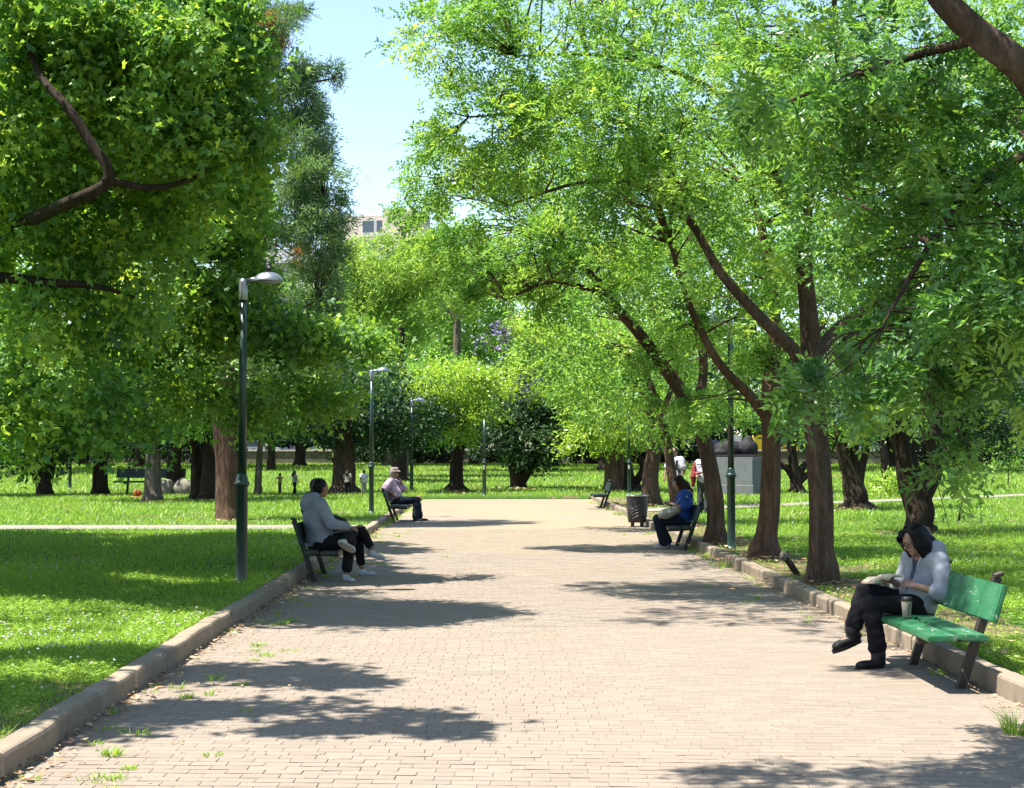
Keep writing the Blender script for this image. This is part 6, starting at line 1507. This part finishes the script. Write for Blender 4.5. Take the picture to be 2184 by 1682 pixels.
def reader():
    loc = (3.43, 12.28, 0); hu = (.42, .05, 1); f = (1, .30, -.50)
    J = dict(pel=(.04, 0, .505), chest=(-.055, .0, .715), neck=(-.015, .01, .885), head=(.065, .035, 1.000), face=f,
             shL=(-.085, .175, .835), shR=(.015, -.165, .835), elL=(-.09, .275, .59), elR=(.06, -.27, .60), wrL=(.115, .185, .645), wrR=(.20, -.10, .665),
             hipL=(.08, .10, .49), hipR=(.08, -.10, .49), knL=(.45, .12, .50), knR=(.47, .01, .605), anL=(.405, .14, .10), anR=(.575, .02, .285), toeL=(.62, .19, .06), toeR=(.80, .04, .205))
    side = [([(-.02, y, .06), (-.03, y * 1.12, -.06), (-.015, y * 1.1, -.16), (.01, y, -.21)], (.040, .044, .040, .022)) for y in (-.075, .075)]
    back = [([(-.075, y, .03), (-.10, y, -.08), (-.095, y, -.18)], (.055, .055, .035)) for y in (-.045, 0, .045)]
    fr = [([(.055, y, .095), (.095, y * 1.1, .055), (.100, y * 1.3, .02)], (.022, .018, .010)) for y in (-.05, -.02, .02, .05)]
    sd2 = [([(.045, y, .07), (.052, y * 1.05, -.03), (.045, y * 1.02, -.13)], (.026, .024, .016)) for y in (-.082, .082)]
    r = person('woman in a light grey hoodie reading a book on the worn green bench', loc, math.pi + .10, J, M['skin'],
        [('trousers', M['trouser_black'], .009, dict(flare=.020, folds=.0045, fs=15, end=.84)), ('top', M['top_grey'], .012, dict(hem=.05, collar=-.055, folds=.002)),
         ('hoodie', M['hoodie2'], .026, dict(sleeve=1.28, so=.008, hem=.07, folds=.0035, fs=13, vneck=.055, vs=.16, vd=.40)),
         ('shoes', M['shoe_black'], 0, dict(boot=True, th=.034, freeR=True, upR=(.5, .1, 1), L=.27)), ('hair', M['hair'], 0, dict(locks=side + back + sd2 + fr[:2], fringe=.05, open=.058, strands=60))],
        s=.94, h=.0065, headup=hu, wide=.98, handpose={'L': dict(d=(.75, -.45, .25), n=(-.1, .75, .6), curl=.8), 'R': dict(d=(.75, .5, .2), n=(-.1, -.75, .6), curl=.8)})
    Rh = basis(f, hu); hc = v3(*J['head'])
    g = MB()
    for q in (-1, 1):
        c = hc + Rh[0] * .103 + Rh[1] * .034 * q + Rh[2] * .004
        g.tube([c + (Rh[1] * .027 * math.cos(a) + Rh[2] * .022 * math.sin(a)) for a in np.linspace(0, 6.28, 15)], .0028, 6)
        g.tube([hc + Rh[0] * .10 + Rh[1] * .061 * q + Rh[2] * .01, hc + Rh[0] * .01 + Rh[1] * .079 * q + Rh[2] * .01], .003, 6)
    g.build('glasses', M['bench_frame'], r)
    c = MB()
    for q in (-1, 1):
        c.tube([(.02 + .0 * q, .035 + .075 * q, .90), (.065, .05 + .07 * q, .82), (.075, .05 + .055 * q, .74)], .005, 6)
    c.build('drawstring', M['white'], r)
    # the open book rests on the crossed knee
    b = tag(empty('book', (3.43 - .335, 12.28 - .085, .690), math.pi + .30), 'open paperback book with cream pages on the knee of the reading woman', 'book')
    for sg, tilt in ((-1, .42), (1, -.30)):
        m = MB(); n = 8; top, bot = [], []
        for i in range(n + 1):
            t = i / n; x = sg * (.005 + .125 * t); z = .030 * math.sin(min(1, t * 1.9) * 1.75) * (1 - .55 * t) + .012 - t * t * .018
            top.append((x, z)); bot.append((x, z - .020 * (1 - .35 * t)))
        m.prism(top + bot[::-1], -.095, .095)
        m.build('page_block', M['paper'], b)
        m = MB(); cov = [(x, z - .001) for x, z in bot]; m.prism(cov + [(x, z - .005) for x, z in cov[::-1]], -.099, .099); m.build('cover', M['cream'], b)
    b.rotation_euler = (.10, .16, math.pi + .32)
    k = tag(empty('coffee_cup', (3.215, 11.905, .4185)), 'tan paper coffee cup with a black lid standing on the green bench seat', 'cup')
    MB().lathe([(.029, 0), (.031, .002), (.041, .128), (.040, .132)], n=24).build('cup_body', M['cup'], k)
    MB().lathe([(.043, .128), (.044, .136), (.040, .150), (.036, .160), (.030, .160), (.028, .156)], n=24).build('lid', M['black'], k)
    t = MB()
    for i in range(7): t.box((-.006 * 0 + .0055, -.0335 - .00122 * i - .0012, .022 + .0135 * i), (.006, .003, .008), Matrix.Rotation(.08, 3, 'X'))
    t.build('cup_print', M['black'], k)
    s = tag(empty('handbag', (3.20, 12.72, .42)), 'black bag with a pale cord handle beyond the reading woman', 'bag')
    S_ = Sdf().ell((.0, 0, .10), (.12, .08, .10), None, .03); S_.build('bag_body', M['black'], s, .014, None, .006, 9, 4)
    MB().tube([(-.08, -.04, .15), (-.1, -.04, .22), (.02, -.04, .25), (.08, -.04, .17)], .010, 8).build('handle', M['white'], s)
reader()

def standing(h=1.62, aL=((.0, .25, 1.07), (.06, .24, .84)), aR=((.0, -.25, 1.07), (.06, -.24, .84)), step=.0, face=(1, 0, -.1)):
    k = h / 1.62
    J = dict(pel=(0, 0, .86), chest=(0, 0, 1.15), neck=(0, 0, 1.35), head=(.02, 0, 1.495), face=face, shL=(0, .18, 1.29), shR=(0, -.18, 1.29), elL=aL[0], elR=aR[0], wrL=aL[1], wrR=aR[1],
             hipL=(0, .09, .83), hipR=(0, -.09, .83), knL=(step * .6, .10, .46), knR=(-step * .35 + .02, -.10, .46), anL=(step, .10, .09), anR=(-step, -.10, .09 + abs(step) * .1), toeL=(step + .2, .12, .05), toeR=(-step + .2, -.12, .05))
    return {q: (v if q == 'face' else tuple(c * k for c in v)) for q, v in J.items()}
def walkers():
    z = LAWN + .025
    r = person('person in a white t-shirt with a dark backpack, half behind a slim trunk', (4.93, 41.2, z), -2.35, standing(1.70, step=.24, aR=((.02, -.27, 1.07), (.12, -.26, .86))), M['skin_tan'],
        [('trousers', M['trouser_black'], .018, {}), ('tshirt', M['white'], .026, dict(sleeve=.8, so=.014, hem=.12)), ('shoes', M['shoe_black'], 0, {}), ('hair', M['hair'], 0, {})], h=.012, face=False)
    b = tag(empty('backpack', (4.93, 41.2, z), -2.35), 'dark backpack on the person in the white t-shirt', 'backpack')
    MB().box((-.21, 0, 1.18), (.14, .28, .40), bevel=.04, ).build('pack', M['trouser_navy'], b)
    for q in (-1, 1): MB().tube([(-.16, q * .10, 1.36), (-.02, q * .115, 1.43), (.125, q * .12, 1.30), (.145, q * .13, 1.12), (.05, q * .2, 1.0)], .022, 8).build('strap', M['trouser_navy'], b)
    J = standing(1.60, aL=((.05, .26, 1.06), (.24, .06, 1.05)), aR=((.02, -.26, 1.06), (.20, -.10, .98)))
    r = person('woman in a printed white t-shirt holding a red jacket beside the leaning trunk', (5.47, 39.6, z), -2.25, J, M['skin'],
        [('trousers', M['trouser_grey'], .020, dict(flare=.03)), ('tshirt', M['white'], .030, dict(sleeve=.85, so=.014, hem=.16)), ('shoes', M['trouser_navy'], 0, {}), ('hair', M['hair'], 0, dict(locks=[([(-.06, 0, 0), (-.1, 0, -.1)], (.06, .03))]))], h=.012, face=True)
    t = MB()
    for k, w_ in ((0, .05), (1, .07), (2, .035)): t.box((.152, -.075 + .075 * k, 1.235), (.006, w_, .035))
    t.build('shirt_print', M['trouser_navy'], r)
    jx = tag(empty('jacket', (5.47, 39.6, z), -2.25), 'red jacket hanging over the arm of the woman in the printed t-shirt', 'jacket')
    S_ = Sdf().chain([(.05, -.20, 1.33), (.12, -.24, 1.10), (.16, -.22, .92), (.14, -.24, .70)], (.03, .06, .075, .05), .03).cap((.16, -.22, .98), (.22, .0, 1.03), .055, .04, .03)
    S_.build('cloth', M['red'], jx, .014, None, .008, 10, 1)
walkers()

def children():
    g = 'children playing on the left lawn'
    arms_out = dict(aL=((.05, .42, 1.25), (.08, .62, 1.20)), aR=((.05, -.42, 1.25), (.08, -.62, 1.20)))
    lk = [([(-.06, y, 0), (-.12, y, -.12), (-.13, y, -.26)], (.06, .06, .04)) for y in (-.04, .04)]
    for px, py, rz, k, kw, top, leg, lab, hair in (
            (597, 1056, 2.9, .50, arms_out, 'yellow_cloth', 'trouser_grey', 'small child with outstretched arms on the left lawn', ()),
            (628, 1057, .5, .56, dict(aL=((.05, .3, 1.05), (.2, .4, .9)), aR=((.0, -.36, 1.05), (.1, -.52, .86)), step=.12), 'shorts_pale', 'trouser_black', 'girl with long dark hair and dark trousers running on the left lawn', lk),
            (741, 1057, 1.3, .58, dict(step=.08), 'shorts_pale', 'trouser_black', 'child in a pale top standing in front of the broad trunk', lk),
            (776, 1057, 2.2, .58, dict(aR=((.05, -.3, 1.1), (.12, -.42, 1.26)), step=.05), 'white', 'shorts_pale', 'child in pale clothes with one hand raised beside the lamp post', ())):
        p = gp(px, py)
        r = person(lab, p, rz, standing(1.62, **kw), M['skin_tan'], [('trousers', M[leg], .02, {}), ('tshirt', M[top], .03, dict(sleeve=.6, so=.01, hem=.10)), ('shoes', M['shoe_black'], 0, {}), ('hair', M['hair_brown'], 0, dict(locks=hair))], h=.018, face=False, group=None)
        r.scale = (k, k, k)
children()
